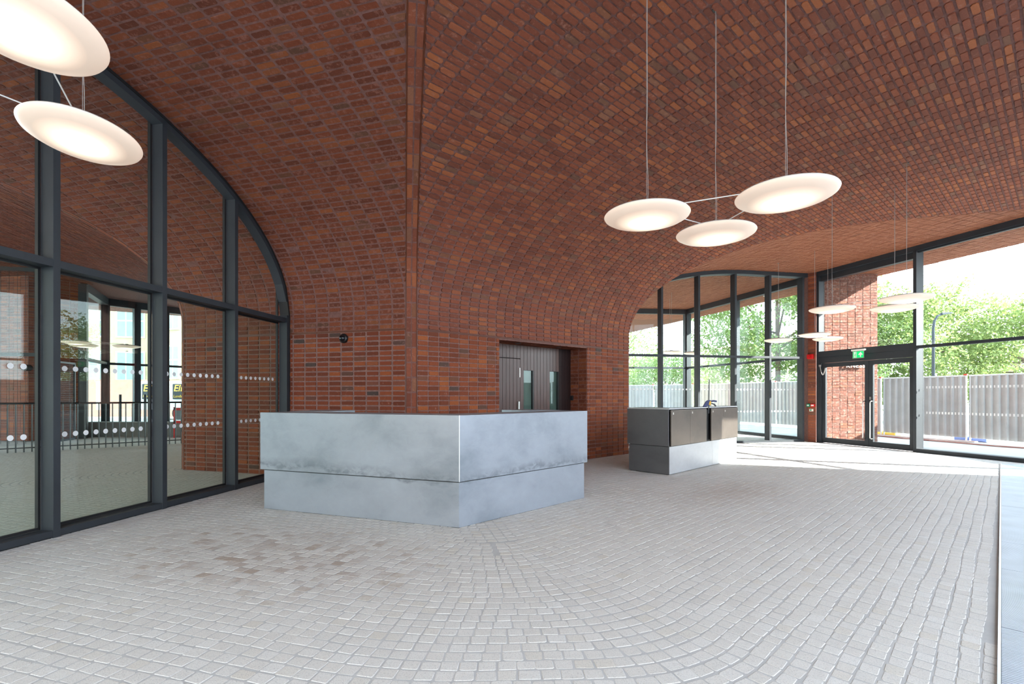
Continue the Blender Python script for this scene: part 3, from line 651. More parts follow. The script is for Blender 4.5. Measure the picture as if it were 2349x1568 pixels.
for a, b_ in ((q0, mid-.004), (mid+.004, m0-.004)):
    lf = seg(RO, rd, a, a+.1, .05, .11, .012, 2.19, 'leaf_stile', M['frame'], door, .003); seg(RO, rd, b_-.1, b_, .05, .11, .012, 2.19, 'leaf_stile', M['frame'], door, .003)
    seg(RO, rd, a+.1, b_-.1, .05, .11, .012, .15, 'leaf_rail', M['frame'], door, .003); seg(RO, rd, a+.1, b_-.1, .05, .11, 2.08, 2.19, 'leaf_rail', M['frame'], door, .003)
    pane(RO, rd, a+.1, b_-.1, .075, .15, lambda s: 2.08, door)
rn3 = np.array([-rnv[0], -rnv[1], 0.])
for s in (mid-.09, mid+.09):
    p = RO+rd*s; q = lambda off, z: (*(p+rnv*(.05-off)), z)
    m_ = MB(); m_.tube([q(0,.22), q(.06,.22), q(.08,.24), q(.08,.28), q(.08,1.1), q(.08,1.14), q(.06,1.16), q(0,1.16)], .014, 10); m_.build('pull_handle', M['chrome'], door, smooth=True)
p = RO+rd*(mid+.05); m_ = MB(); m_.obox(p, rd, -.02, .02, .03, .05, 1.2, 1.27); m_.build('lock', M['chrome'], door)
p = RO+rd*(jam0+.12); pts = [(*(p+rd*(x*.16)-rnv*(.02)), 2.12-.0-.22*math.sin(math.pi*x)*1.0-.06*x) for x in np.linspace(0, 1, 14)]
m_ = MB(); m_.tube(pts, .011, 8); m_.box(pts[0][0]-.02, pts[0][0]+.02, pts[0][1]-.02, pts[0][1]+.02, 2.1, 2.15); m_.build('door_loop_cable', M['cable'], door, smooth=False)
# exit sign hanging from the door head
e0 = RO+rd*(rs(1977))-rnv*.12
sg = empty('exit_sign', (*e0, 2.3)); tag(sg, 'green running man exit sign with white up arrow above glass doors', 'sign')
M['green'] = plain('exit sign green', (.0,.45,.13), .4); M['signwhite'] = plain('exit sign white', (.85,.88,.85), .4)
em = M['green'].node_tree.nodes['Principled BSDF']; em.inputs['Emission Color'].default_value = (0,.6,.16,1); em.inputs['Emission Strength'].default_value = .55
ed = rd; eN = -rnv
seg(e0, ed, -.17, .17, -.03, .03, 2.435, 2.475, 'sign_housing', M['white'], sg, .004)
seg(e0, ed, -.15, .15, -.004, .004, 2.245, 2.43, 'sign_panel', M['chrome'], sg); seg(e0, ed, -.135, .135, -.008, .008, 2.26, 2.42, 'sign_face', M['green'], sg)
def flat(polys, mat, name, parent, off):
    m_ = MB()
    for poly in polys: m_.add([(*(e0+ed*x+eN*off), z) for x, z in poly], [tuple(range(len(poly)))])
    return m_.build(name, mat, parent)
flat([[(.045,2.28),(.075,2.28),(.075,2.33),(.12,2.33),(.115,2.345),(.06,2.405),(.005,2.345),(.0,2.33),(.045,2.33)]], M['signwhite'], 'arrow', sg, .0095)
flat([[(-.115,2.268),(-.04,2.268),(-.04,2.412),(-.115,2.412)]], M['signwhite'], 'pictogram', sg, .0095)
flat([[(-.066,2.385),(-.054,2.385),(-.054,2.402),(-.066,2.402)], [(-.092,2.34),(-.07,2.375),(-.06,2.375),(-.07,2.335),(-.055,2.31),(-.06,2.275),(-.07,2.275),(-.07,2.305),(-.085,2.32),(-.098,2.295),(-.108,2.30),(-.09,2.33)], [(-.07,2.37),(-.045,2.355),(-.045,2.347),(-.072,2.36)]], M['green'], 'pictogram', sg, .0105)
# alarm devices on the corner pier
pm = lambda f_: pA+(pB-pA)*f_-V([0,.0]); pnn = V([pn_[1], -pn_[0]])
def device(name, f0, f1, z0, z1, depth, mat, label, cat):
    A, B = pm(f0), pm(f1); d = (B-A)/np.linalg.norm(B-A); m_ = MB(); m_.obox(A, d, 0, np.linalg.norm(B-A), -depth, .004, z0, z1); return tag(m_.build(name, mat, bevel=.006), label, cat)
M['red'] = plain('alarm red', (.62,.01,.012), .35); M['greenbox'] = plain('break glass green', (.0,.22,.10), .4); M['cream'] = plain('cream plastic', (.72,.7,.62), .5)
o = device('alarm_sounder', .0, .78, 2.33, 2.46, .07, M['red'], 'red alarm sounder high on the slim brick pier', 'alarm')
m_ = MB(); c_ = pm(.3)+pnn*.07; m_.tube([(*c_, 2.395), (*(c_+pnn*.05), 2.395)], .045, 14); m_.build('sounder_dome', M['red'], o)
for f0, f1, mt, lb, ct in ((-.1,.34,'greenbox','green door release box beside the red call point','call point'), (.4,.92,'red','red fire call point on the slim brick pier','call point')):
    o = device('call_point', f0, f1, .985, 1.07, .05, M[mt], lb, ct); A, B = pm(f0+.08), pm(f1-.1); d = (B-A)/np.linalg.norm(B-A); m_ = MB(); m_.obox(A, d, 0, np.linalg.norm(B-A), -.053, -.05, 1.01, 1.045); m_.build('press_panel', M['white'], o)
o = device('key_switch', .2, .7, .86, .93, .03, M['cream'], 'cream key switch below the call points on the pier', 'switch'); A, B = pm(.3), pm(.48); d = (B-A)/np.linalg.norm(B-A); m_ = MB(); m_.obox(A, d, 0, .045, -.034, -.03, .88, .91); m_.build('switch_button', M['greenbox'], o)
def to_mesh(o):
    bpy.context.view_layer.update(); dg = bpy.context.evaluated_depsgraph_get(); me = bpy.data.meshes.new_from_object(o.evaluated_get(dg)); n = bpy.data.objects.new('lettering', me); COL.objects.link(n); n.parent = o.parent; n.matrix_parent_inverse = o.matrix_parent_inverse; n.location = o.location; n.rotation_euler = o.rotation_euler
    for k in ('label', 'category'):
        if k in o: n[k] = o[k]
    bpy.data.objects.remove(o); return n
to = to_mesh(to); to.name = 'lettering'
# ------------------------------------------------------------------ closing walls behind and beside the viewpoint
K = RO+rd*sK; kd = dr(A2+180)     # K: outer corner of the ring
wp = MB(); wp.obox(K, rd, 0, .5, 0, .25, 0, 4.74); wp.obox(K+rd*.5, kd, -.1, .5, 0, .3, 0, 4.74); tag(wp.build('wall_right', M['brick_light']), 'brick corner pier at the end of the right glazing', kind='structure')
win4 = empty('window_4', (*K, 0)); tag(win4, 'glazed screen behind the viewpoint', 'window', kind='structure')
L1p = K+rd*.5
for s in np.arange(1.0, 15.5, 1.2): seg(L1p, kd, s, s+.06, -.2, 0, 0, 4.7, 'mullion', M['frame'], win4)
seg(L1p, kd, .5, 15.4, -.2, 0, 2.4, 2.46, 'transom', M['frame'], win4); seg(L1p, kd, .5, 15.4, -.2, 0, 4.6, 4.74, 'head', M['frame'], win4); seg(L1p, kd, .5, 15.4, -.2, 0, 0, .08, 'sill', M['frame'], win4)
# roof slab above the vaults
m_ = MB(); q0 = isect(S0.pt(0, 12.5), A0, S1.pt(0, 9.3), A1); q1 = isect(S1.pt(0, 9.3), A1, S2.pt(0, 9.3), A2); q2 = isect(S2.pt(0, 9.3), A2, S3.pt(0, 8.6), A3); q3 = S3.pt(11.5, 8.6)
m_.prism([tuple(q0), tuple(q1), tuple(q2), tuple(q3), (4,23.5), (-12,23), tuple(S0.pt(-12, 12.5))], 4.80, 5.6); tag(m_.build('roof', M['brick_out']), 'brick clad roof slab above the vaults', kind='structure')
# outer soffit downlights
for i, (x, y) in enumerate(((9.75, 12.9), (9.2, 14.9), (8.75, 16.8), (6.4, 19.9))):
    m_ = MB(); m_.lathe([(0,-.004),(.07,-.004),(.085,.0),(.085,.03)], (x, y, 4.725), 20); o = m_.build('soffit_light', M['white']); tag(o, ['round soffit light outside the glass doors', 'round soffit light just beyond the fin wall', 'round soffit light outside the far room', 'round soffit light at the far corner'][i], 'light')
# ------------------------------------------------------------------ far room beyond window_2: its glazing goes on along the right line and turns
seg2 = empty('window_5', (*fl(1815, 1002), 0)); tag(seg2, 'outer glazing of the far room seen through the far screen', 'window', kind='structure')
U0 = V([8.42, 14.25]); U1 = V([6.95, 19.45]); U2 = V([-2.0, 18.6])
for A, B in ((U0, U1), (U1, U2)):
    Ln = np.linalg.norm(B-A); d = (B-A)/Ln; nb_ = max(1, round(Ln/2.6))
    seg(A, d, 0, Ln, -.15, 0, 4.55, 4.74, 'head', M['frame'], seg2); seg(A, d, 0, Ln, -.1, 0, 2.37, 2.44, 'transom', M['frame'], seg2); seg(A, d, 0, Ln, -.15, 0, 0, .09, 'sill', M['frame'], seg2)
    for k in range(nb_+1): seg(A, d, k*Ln/nb_-.04, k*Ln/nb_+.04, -.2, 0, 0, 4.6, 'mullion', M['frame'], seg2)
    pane(A, d, 0, Ln, -.1, .08, lambda s: 4.6, seg2)
# ------------------------------------------------------------------ reception counter
def counter(name, label, C, L_, R_, ztop, zmid, mats, over=.03, depth=.55):
    """C front corner, L_/R_ ends of the two faces (plan)"""
    c = empty(name, (*C, 0)); tag(c, label, 'counter')
    return c
CC, CL, CR = fl(1053, 1211), fl(606, 1166), fl(1340, 1142)
lv = (CL-CC)/np.linalg.norm(CL-CC); rv_ = (CR-CC)/np.linalg.norm(CR-CC); LL, RL = np.linalg.norm(CL-CC), np.linalg.norm(CR-CC)
def inw(d, sgn): n = V([-d[1], d[0]]); return n if n[1]*1 > 0 else -n
ln_, rn_ = inw(lv, 1), inw(rv_, 1)
def corner_in(o_):   # point offset o_ inwards from both faces
    A = np.array([[lv[0], -rv_[0]], [lv[1], -rv_[1]]]); k = np.linalg.solve(A, (rn_-ln_)*o_); return CC+ln_*o_+lv*k[0]
ctr = empty('reception_counter', (*CC, 0)); tag(ctr, 'large angled reception counter clad in mottled pale blue galvanised steel', 'counter')
def vslab(o0, o1, la, ra, z0, z1):   # V shaped band between inward offsets
    a, b_ = corner_in(o0), corner_in(o1); return [(CC+lv*la+ln_*o0, a, b_, CC+lv*la+ln_*o1), (a, CC+rv_*ra+rn_*o0, CC+rv_*ra+rn_*o1, b_)]
ZC, ZM = 1.108, .458
for (o0, o1, la, ra, z0, z1, nm) in ((0, .02, LL, RL, .004, ZM-.012, 'lower_panel'), (-.028, .0, LL+.03, RL+.03, ZM, ZC, 'upper_panel')):
    for k, poly in enumerate(vslab(o0, o1, la, ra, z0, z1)):
        m_ = MB(); pl = [p+(lv if k == 0 else rv_)*.0015*0 for p in poly]; m_.prism([pl[0], pl[1], pl[2], pl[3]] if k else [pl[1], pl[0], pl[3], pl[2]], z0, z1); m_.build(nm, M['zinc'], ctr, bevel=.0025)
for k, poly in enumerate(vslab(.005, .03, LL-.005, RL-.005, 0, 0)):
    m_ = MB(); m_.prism(list(poly), .0, ZC-.02); m_.build('carcass', M['black'], ctr)
for k, poly in enumerate(vslab(.0, .42, LL+.03, RL+.03, 0, 0)):
    m_ = MB(); m_.prism(list(poly), ZC-.022, ZC-.002); m_.build('counter_top', M['zinc'], ctr, bevel=.002)
m_ = MB(); a, b_ = corner_in(-.028), corner_in(-.012); w_ = V([a[1]-b_[1], b_[0]-a[0]]); w_ = w_/np.linalg.norm(w_)*.004
m_.prism([a-w_-V([0,.0015]), a+w_-V([0,.0015]), b_+w_, b_-w_], ZM, ZC); m_.build('corner_seam', plain('pale seam', (.62,.62,.6), .4, .3), ctr)
for (E, dd_, nn_, z) in ((CL+lv*.0, lv, ln_, ZC), (CR, rv_, rn_, ZC)):
    m_ = MB(); q = [E+dd_*.03+nn_*.42, E-dd_*.02+nn_*.42, E-dd_*.02+nn_*1.05, E+dd_*.03+nn_*1.05]; m_.prism(q, .01, z-.03); m_.build('end_panel', M['zinc'], ctr)
    m_ = MB(); q = [E+dd_*.03+nn_*.42, E-dd_*.45+nn_*.55, E-dd_*.45+nn_*1.05, E+dd_*.03+nn_*1.05]; m_.prism(q, z-.03, z+.0); m_.build('return_top', M['zinc'], ctr, bevel=.002)
# ------------------------------------------------------------------ second counter
DC, DL, DR = fl(1534.8, 1090), fl(1437, 1079.6), fl(1689.5, 1054.5)
dv_ = (DR-DC)/np.linalg.norm(DR-DC); DLn = np.linalg.norm(DR-DC); du = V([-dv_[1], dv_[0]]); DW = np.linalg.norm(DL-DC)
ct2 = empty('side_counter', (*DC, 0)); tag(ct2, 'dark steel side counter with four bronze cupboard doors and glass top', 'counter')
Z1, Z2 = .47, 1.075
def dseg(s0, s1, o0, o1, z0, z1, nm, mt, bev=.0015): m_ = MB(); m_.obox(DC, dv_, s0, s1, o0, o1, z0, z1); return m_.build(nm, mt, ct2, bevel=bev)
dseg(0.012, 1.62, 0, .012, .012, Z1-.008, 'plinth_panel', M['zinc_mid']); dseg(1.624, DLn, 0, .012, .012, Z1-.008, 'plinth_panel', M['zinc_mid'])
dseg(0, .012, 0, DW, .012, Z1-.008, 'plinth_end', M['zinc_dark']); dseg(DLn-.012, DLn, .012, DW, .012, Z1-.008, 'plinth_end', M['zinc_dark']); dseg(.02, DLn-.02, .02, DW-.01, 0, Z2-.03, 'carcass', M['black'])
dseg(-.02, 0, -.0, DW+.02, Z1, Z2-.0, 'end_panel', M['zinc_dark']); dseg(DLn, DLn+.015, -.0, DW, Z1, Z2, 'end_panel', M['zinc_dark'])
dseg(-.02, DLn+.015, -.012, DW+.02, Z2+.0, Z2+.018, 'counter_top', M['zinc_mid']); gt = dseg(.15, DLn-.05, .05, DW-.0, Z2+.018, Z2+.026, 'glass_top', M['glass_green'], 0)
sd = lambda px: s_at(DC-du*.02, dv_, px)
xs = [sd(1539), sd(1583), sd(1620), sd(1631), sd(1659), DLn-.005]
for a, b_ in ((xs[0], xs[1]-.004), (xs[1], xs[2]), (xs[3], xs[4]-.004), (xs[4], xs[5])):
    dr_ = dseg(a, b_, -.026, -.006, Z1+.003, Z2-.012, 'cupboard_door', M['bronze'])
    m_ = MB(); c_ = DC+dv_*(a+.07); m_.obox(c_, dv_, -.014, .014, -.031, -.026, Z2-.085, Z2-.05); m_.build('door_lock', M['chrome'], dr_)
# quick clamp standing on the side counter
cp = DC+dv_*(xs[2]+(xs[3]-xs[2])*.45)-du*.03
cl = empty('bar_clamp', (*cp, Z2)); tag(cl, 'blue and yellow one handed bar clamp upright on the side counter', 'clamp')
M['navy'] = plain('navy plastic', (.012,.02,.11), .4); M['yellow'] = plain('yellow plastic', (.75,.42,.01), .4)
kx = V([1., 0.]); ky = V([0., 1.])
def cb(poly, y0, y1, nm, mt):   # side view outline in the picture-facing plane of the clamp, real thickness
    m_ = MB(); n = len(poly); cx_, cy_ = cp
    m_.add([(cx_+x, cy_+y0, Z2+z) for x, z in poly]+[(cx_+x, cy_+y1, Z2+z) for x, z in poly], [tuple(range(n)), tuple(reversed(range(n, 2*n)))]+[(i, n+i, n+(i+1)%n, (i+1)%n) for i in range(n)])
    return m_.build(nm, mt, cl, bevel=.003)
cb([(-.012,-.10),(.006,-.10),(.014,.52),(-.004,.52)], -.003, .004, 'bar', M['black'])
cb([(-.115,.02),(-.06,.115),(-.03,.14),(.025,.145),(.03,.04),(-.01,.03),(-.03,.04),(-.055,.02)], -.016, .016, 'body', M['navy'])
cb([(-.01,.065),(.005,.12),(.022,.13),(.034,.115),(.03,.05),(.01,.045)], -.02, .02, 'grip_insert', M['yellow'])
cb([(.03,.105),(.09,.115),(.14,.105),(.142,.135),(.08,.145),(.03,.135)], -.014, .014, 'handle', M['navy'])
cb([(.035,.08),(.08,.062),(.12,.02),(.135,.042),(.10,.078),(.04,.095)], -.008, .008, 'trigger', M['black'])
cb([(-.13,.0),(-.05,.0),(-.05,.02),(-.115,.02)], -.02, .02, 'pad', M['black'])
# ------------------------------------------------------------------ dome camera on the left wall
t_ = s_at(S1.P, S1.d, 790); c_ = S1.pt(t_, 0); zc = EYE+(HOR-776)*c_[1]/F
dc = empty('dome_camera', (*c_, zc)); tag(dc, 'small black dome camera on the brick wall behind the counter', 'camera')
def disc_on(W, c, z, prof, name, mat, parent, n=28):
    m_ = MB(); vs = []; fs = []
    for r_, h in prof:
        for k in range(n): a = 2*math.pi*k/n; p = c+W.d*(r_*math.cos(a))+W.n*h; vs.append((*p, z+r_*math.sin(a)))
    for i in range(len(prof)-1):
        for k in range(n): fs.append((i*n+k, i*n+(k+1)%n, (i+1)*n+(k+1)%n, (i+1)*n+k))
    m_.add(vs, fs); return m_.build(name, mat, parent, smooth=True)
disc_on(S1, c_, zc, [(.074,0),(.074,.03),(.066,.045),(.052,.05)], 'camera_housing', M['black'], dc)
disc_on(S1, c_, zc, [(.052,.045),(.048,.066),(.034,.082),(.016,.09),(.0005,.092)], 'camera_dome', plain('glossy black dome', (.01,.01,.012), .05), dc)
# ------------------------------------------------------------------ pendant lamps
def pendant_mesh():
    under = MB().lathe([(.336,.0),(.330,-.011),(.305,-.026),(.25,-.044),(.19,-.056),(.12,-.064),(.06,-.067),(.0005,-.068)], n=64).mesh('diffuser', M['lamp'], True)
    top = MB().lathe([(.336,.0),(.330,.008),(.26,.026),(.15,.040),(.05,.046),(.0005,.047)], n=64).mesh('lamp_cover', M['white'], True)
    hub = MB().lathe([(.04,.040),(.04,.062),(.0005,.062)], n=20).mesh('hub', M['black'], True)
    return under, top, hub
UN, TP, HU = pendant_mesh()
lid = []
def pendant(x, y, z, label, group, sc_=1.0, tilt=0):
    z_c = 4.70
    for W, G in ((S2, G1),):
        pass
    p = V([x, y]); d = min(z_ for z_ in [1e9]); dd_ = [(p-W.P)@W.n for W in (S1, S2, S3)]; zc_ = min(4.743, float(zprof(max(0, max(dd_)))))
    e_ = empty('pendant_lamp', (x, y, z)); tag(e_, label, 'lamp', group)
    for nm, me in (('diffuser', UN), ('lamp_cover', TP), ('hub', HU)):
        o = bpy.data.objects.new(nm, me); COL.objects.link(o); o.parent = e_; o.scale = (sc_,)*3; o.rotation_euler = (R(-tilt), 0, 0)
    m_ = MB(); m_.tube([(0,0,.04), (0,0,zc_-z)], .0016, 6); o = m_.build('suspension_wire', M['cable'], None); o.parent = e_
    pts = [(.006*math.sin(k*1.1)*(1 if k < 6 else .2)+.006, .0, .04+(zc_-z-.05)*k/14) for k in range(15)]
    m_ = MB(); m_.tube(pts, .0022, 6); o = m_.build('power_flex', M['cable'], None, smooth=True); o.parent = e_
    m_ = MB(); m_.lathe([(.0005,zc_-z+.001),(.03,zc_-z),(.034,zc_-z+.012)], n=16); o = m_.build('ceiling_fixing', M['black'], None); o.parent = e_
    return e_
def trio(pts, z, labels, group, rod_label, tilt=0, sc_=1.0):
    es = [pendant(x, y, z, lb, group, sc_, tilt) for (x, y), lb in zip(pts, labels)]
    for i in range(len(pts)):
        a, b_ = V(pts[i]), V(pts[(i+1) % len(pts)]); d = (b_-a)/np.linalg.norm(b_-a); a, b_ = a+d*.055, b_-d*.055
        m_ = MB(); m_.tube([(*a, z+.055), (*b_, z+.055)], .004, 6)
        tag(m_.build('linking_rod', M['white'], None), 'thin white rod linking '+rod_label+', '+('first lamp to second', 'second lamp to third', 'third lamp to first')[i], 'rod', 'rods linking '+rod_label)
    return es
trio([(1.085,3.93),(1.82,4.36),(1.975,3.52)], 2.75, ['glowing disc pendant, leftmost of the near three above the side counter', 'glowing disc pendant, lowest of the near three above the side counter', 'glowing disc pendant, largest and rightmost of the near three'], 'near pendants', 'the near pendants')
trio([(5.35,8.15),(6.31,8.04),(5.86,7.24)], 2.75, ['disc pendant hanging in front of the left end of the fanlight', 'disc pendant overlapped from above, in front of the fin wall edge', 'disc pendant in front of the grey mullion beside the doors'], 'middle pendants', 'the pendants by the doors')
trio([(6.94,12.7),(7.2,11.6),(8.03,12.4)], 2.75, ['small looking disc pendant in front of the far screen', 'far disc pendant left of the corner pier, upper of two overlapping', 'far disc pendant in front of the door jamb, lower of two overlapping'], 'far pendants', 'the pendants by the far screen')
trio([(-2.18,2.16),(-2.74,3.11),(-3.15,2.3)], 2.955, ['very large looking disc pendant cut by the top left picture corner', 'disc pendant hanging in front of the left glazed screen', 'disc pendant outside the left edge of the picture'], 'left pendants', 'the top left pendants', tilt=7, sc_=.92)
trio([(-12.3,14.0),(-11.3,14.3),(-11.8,13.2)], 2.75, ['dim disc pendant beyond the arched screen, left of three', 'dim disc pendant beyond the arched screen, right of three', 'dim disc pendant beyond the arched screen, nearest of three'], 'outer court pendants', 'the outer court pendants')
trio([(6.2,16.6),(5.3,16.2),(5.6,17.3)], 2.75, ['disc pendant inside the far room, right of three', 'disc pendant inside the far room, left of three', 'disc pendant inside the far room, rear of three'], 'far room pendants', 'the far room pendants')
# ------------------------------------------------------------------ outside right: hoarding, trees, street
M['sheet'] = plain('galvanised hoarding sheet', (.46,.455,.455), .45, .2); M['sheet_pink'] = plain('pinkish hoarding sheet', (.50,.43,.415), .45, .2); M['post'] = plain('white fence post', (.8,.8,.8), .5)
M['redcap'] = plain('red cap', (.7,.05,.03), .5); M['foot_y'] = plain('yellow fence foot', (.75,.5,.08), .7); M['foot_b'] = plain('blue fence foot', (.1,.16,.42), .7)
FP = [V(p) for p in ((12.75,7.0),(13.3,10.4),(13.35,12.6),(12.97,14.0),(12.1,16.4),(11.6,19.4),(10.4,23.0),(8.6,25.8),(6.4,27.6),(3.6,28.6),(1.4,29.2))]
fpl = []; n_pan = 0
def along(poly, step):
    segl = [np.linalg.norm(poly[i+1]-poly[i]) for i in range(len(poly)-1)]; cum = np.concatenate([[0], np.cumsum(segl)]); n = max(1, int(cum[-1]/step)); out = []
    for k in range(n+1):
        s = cum[-1]*k/n; i = min(np.searchsorted(cum, s, 'right')-1, len(segl)-1); out.append(poly[i]+(poly[i+1]-poly[i])*(s-cum[i])/segl[i])
    return out
FPp = along(FP, 2.25); HZ = 1.88
desc = ['nearest the right picture edge','right of the white post','left of the white post','behind the glass doors','beyond the fin wall','behind the last far bay','behind the fourth far bay','behind the third far bay, right','behind the third far bay','behind the second far bay','behind the second far bay, left','behind the first far bay','at its far left end','at its far left','last']
for i in range(len(FPp)-1):
    A, B = FPp[i], FPp[i+1]; Ln = np.linalg.norm(B-A); d = (B-A)/Ln; nn = V([-d[1], d[0]])
    e_ = empty('hoarding_panel', (*A, 0)); tag(e_, 'ribbed grey hoarding panel '+desc[min(i, 14)], 'hoarding', 'site hoarding panels')
    prof = []; x = .05
    while x < Ln-.05:
        prof += [(x, 0), (x+.10, 0), (x+.125, .04), (x+.165, .04)]; x += .19
    m_ = MB(); vs = []
    for (x, o_) in prof:
        p = A+d*min(x, Ln-.05)+nn*o_; vs += [(*p, .1), (*p, HZ-.02)]
    m_.add(vs, [(2*k, 2*k+2, 2*k+3, 2*k+1) for k in range(len(prof)-1)]); m_.build('ribbed_sheet', M['sheet_pink' if i % 3 == 1 else 'sheet'], e_)
    seg(A, d, .03, Ln-.03, -.02, .02, HZ-.03, HZ+.01, 'top_rail', M['post'], e_)
    m_ = MB(); m_.tube([(*(A+d*.05), 0), (*(A+d*.05), HZ)], .022, 8); m_.build('fence_post', M['post'], e_)
    m_ = MB(); m_.tube([(*(B-d*.05), 0), (*(B-d*.05), HZ)], .022, 8); m_.build('fence_post', M['post'], e_)
    seg(A, d, .02, .1, -.03, .03, HZ, HZ+.04, 'post_cap', M['redcap'], e_)
    if i < 5: tag(seg(A, d, -.38, .38, -.32, -.06, 0, .13, 'fence_foot', M['foot_y' if i % 2 == 0 else 'foot_b'], None, .02), ('yellow' if i % 2 == 0 else 'blue')+' fence foot block under the hoarding '+desc[i], 'block')
mm_ = MB(); mm_.tube([(11.6,15.8,.02),(11.75,14.6,.02),(12.1,13.4,.02),(12.3,12.4,.02),(12.8,11.2,.03),(12.6,9.8,.03)], .02, 6); tag(mm_.build('site_hose', plain('red brown hose', (.3,.09,.07), .6), smooth=True), 'thin red brown hose lying along the hoarding foot', 'hose')
for k, (x, y, a_) in enumerate(((12.2,15.0,110),)):
    m_ = MB(); m_.obox(V([x, y]), dr(a_), -1.6, 1.6, -.25, .25, 0, .03); tag(m_.build('rubble_strip', plain('rubble', (.42,.30,.27), .9, bmp=.8, bs=20)), 'strip of reddish rubble at the hoarding foot', 'rubble', kind='stuff')
# trees
def leaf_mat(name, c1, c2):
    m, nt, b = mk(name); L(nt, ramp(nt, noise(nt, 3.5, 5), [(.3, c1), (.7, c2)]), b.inputs['Base Color']); b.inputs['Roughness'].default_value = .6
    tr = nt.nodes.new('ShaderNodeBsdfTranslucent'); tr.inputs[0].default_value = (.30,.39,.12,1); ms = nt.nodes.new('ShaderNodeMixShader'); ms.inputs[0].default_value = .38
    L(nt, b.outputs[0], ms.inputs[1]); L(nt, tr.outputs[0], ms.inputs[2]); L(nt, ms.outputs[0], nt.nodes['Material Output'].inputs[0]); return m
M['leaf'] = leaf_mat('fresh green leaves', (.115,.175,.05), (.225,.29,.105)); M['leaf2'] = leaf_mat('deep green leaves', (.10,.17,.055), (.21,.30,.11)); M['bark'] = plain('grey bark', (.16,.12,.09), .85, bmp=.5, bs=30)
def tree(x, y, h, r, z0, n, mat, label, seed, feather=0.0):
    g = np.random.default_rng(seed); e_ = empty('broadleaf_tree', (x, y, 0)); tag(e_, label, 'tree', 'street trees')
    nb_ = 50 if h > 9 else 26; cs = []; cr2 = []; tops = []
    for k in range(nb_):
        a = g.uniform(0, 2*math.pi); zz = g.uniform(z0, h*.92); f_ = math.sin(math.pi*min(1, max(.05, (zz-z0)/(h-z0)*.8+.15)))
        rr = r*f_*math.sqrt(g.uniform(.05, 1)); cs.append((rr*math.cos(a), rr*math.sin(a), zz)); cr2.append(r*g.uniform(.25, .5))
    cs = np.array(cs); cr2 = np.array(cr2); idx = g.integers(0, nb_, n); off = g.normal(0, 1, (n, 3)); off /= np.linalg.norm(off, axis=1, keepdims=True); off *= (g.uniform(.2, 1, (n, 1))**.5)*cr2[idx][:, None]
    P_ = cs[idx]+off*np.array([1, 1, .75])
    if feather:   # loose sprays above the crown
        k = int(n*feather); ang = g.uniform(0, 2*math.pi, k); br = g.integers(0, 9, k); ba = br*.7+g.uniform(0, .02, k); t = g.uniform(0, 1, k)
        P_[:k, 0] = np.cos(ba)*r*.7*(.2+t*.7)+g.normal(0, .14, k); P_[:k, 1] = np.sin(ba)*r*.7*(.2+t*.7)+g.normal(0, .14, k); P_[:k, 2] = h*.8+t*h*(.10+.05*(br % 4))+g.normal(0, .12, k)
    P_[:, 2] = np.maximum(P_[:, 2], .3)
    a1 = g.normal(0, 1, (n, 3)); a1 /= np.linalg.norm(a1, axis=1, keepdims=True); a2 = np.cross(a1, g.normal(0, 1, (n, 3))); a2 /= np.linalg.norm(a2, axis=1, keepdims=True)
    s_ = g.uniform(.05, .105, (n, 1))*(1.3 if h > 9 else 1); q = np.stack([P_-a1*s_, P_+a2*s_*.5, P_+a1*s_, P_-a2*s_*.5], 1)
    me = raw('foliage', q.reshape(-1, 3), np.arange(4*n), np.arange(n)*4, mat); o = bpy.data.objects.new('foliage', me); COL.objects.link(o); o.parent = e_; o['kind'] = 'stuff'
    m_ = MB(); m_.tube([(0,0,0),(.05,.02,h*.3),(0,.05,h*.55),(.05,0,h*.8)], [.16,.13,.09,.03], 8)
    o = m_.build('trunk', M['bark'], None, smooth=True); o.parent = e_
    for k in range(7):
        c = cs[k]; m_ = MB(); m_.tube([(0,0,h*.35+k*.15),(c[0]*.5, c[1]*.5, (h*.4+c[2])/2),(c[0], c[1], c[2])], [.06,.04,.015], 6); o = m_.build('branch', M['bark'], None, smooth=True); o.parent = e_
tree(20.5, 24.5, 6.3, 3.5, 1.3, 20000, M['leaf'], 'feathery green tree filling the right pane above the hoarding', 1, .12)
tree(24.5, 22.5, 6.0, 3.2, 1.2, 17000, M['leaf'], 'green tree at the right picture edge behind the hoarding', 2, .12)
tree(17.2, 24.5, 6.0, 2.6, 1.2, 15000, M['leaf2'], 'darker green tree seen through the glass doors', 3)
tree(14.7, 27.0, 11.0, 4.0, 1.6, 36000, M['leaf2'], 'tall leafy tree behind the last two far bays', 4, .06)
tree(10.4, 33.0, 3.8, 3.2, 1.0, 9000, M['leaf2'], 'mid height tree behind the third far bay', 5)
tree(8.4, 38.0, 11.5, 3.2, 1.6, 9000, M['leaf'], 'bright green tree at the left end of the far screen', 6)
tree(12.2, 47.0, 5.0, 3.6, 1.2, 7000, M['leaf'], 'low bright bushes behind the second far bay', 7)
tree(29.5, 28.5, 6.4, 3.8, 1.2, 9000, M['leaf'], 'distant green tree beyond the right pane', 8)
tree(-27.5, 29.0, 6.6, 2.4, 2.6, 5000, M['leaf2'], 'green tree seen beyond the outer court glazing', 9)
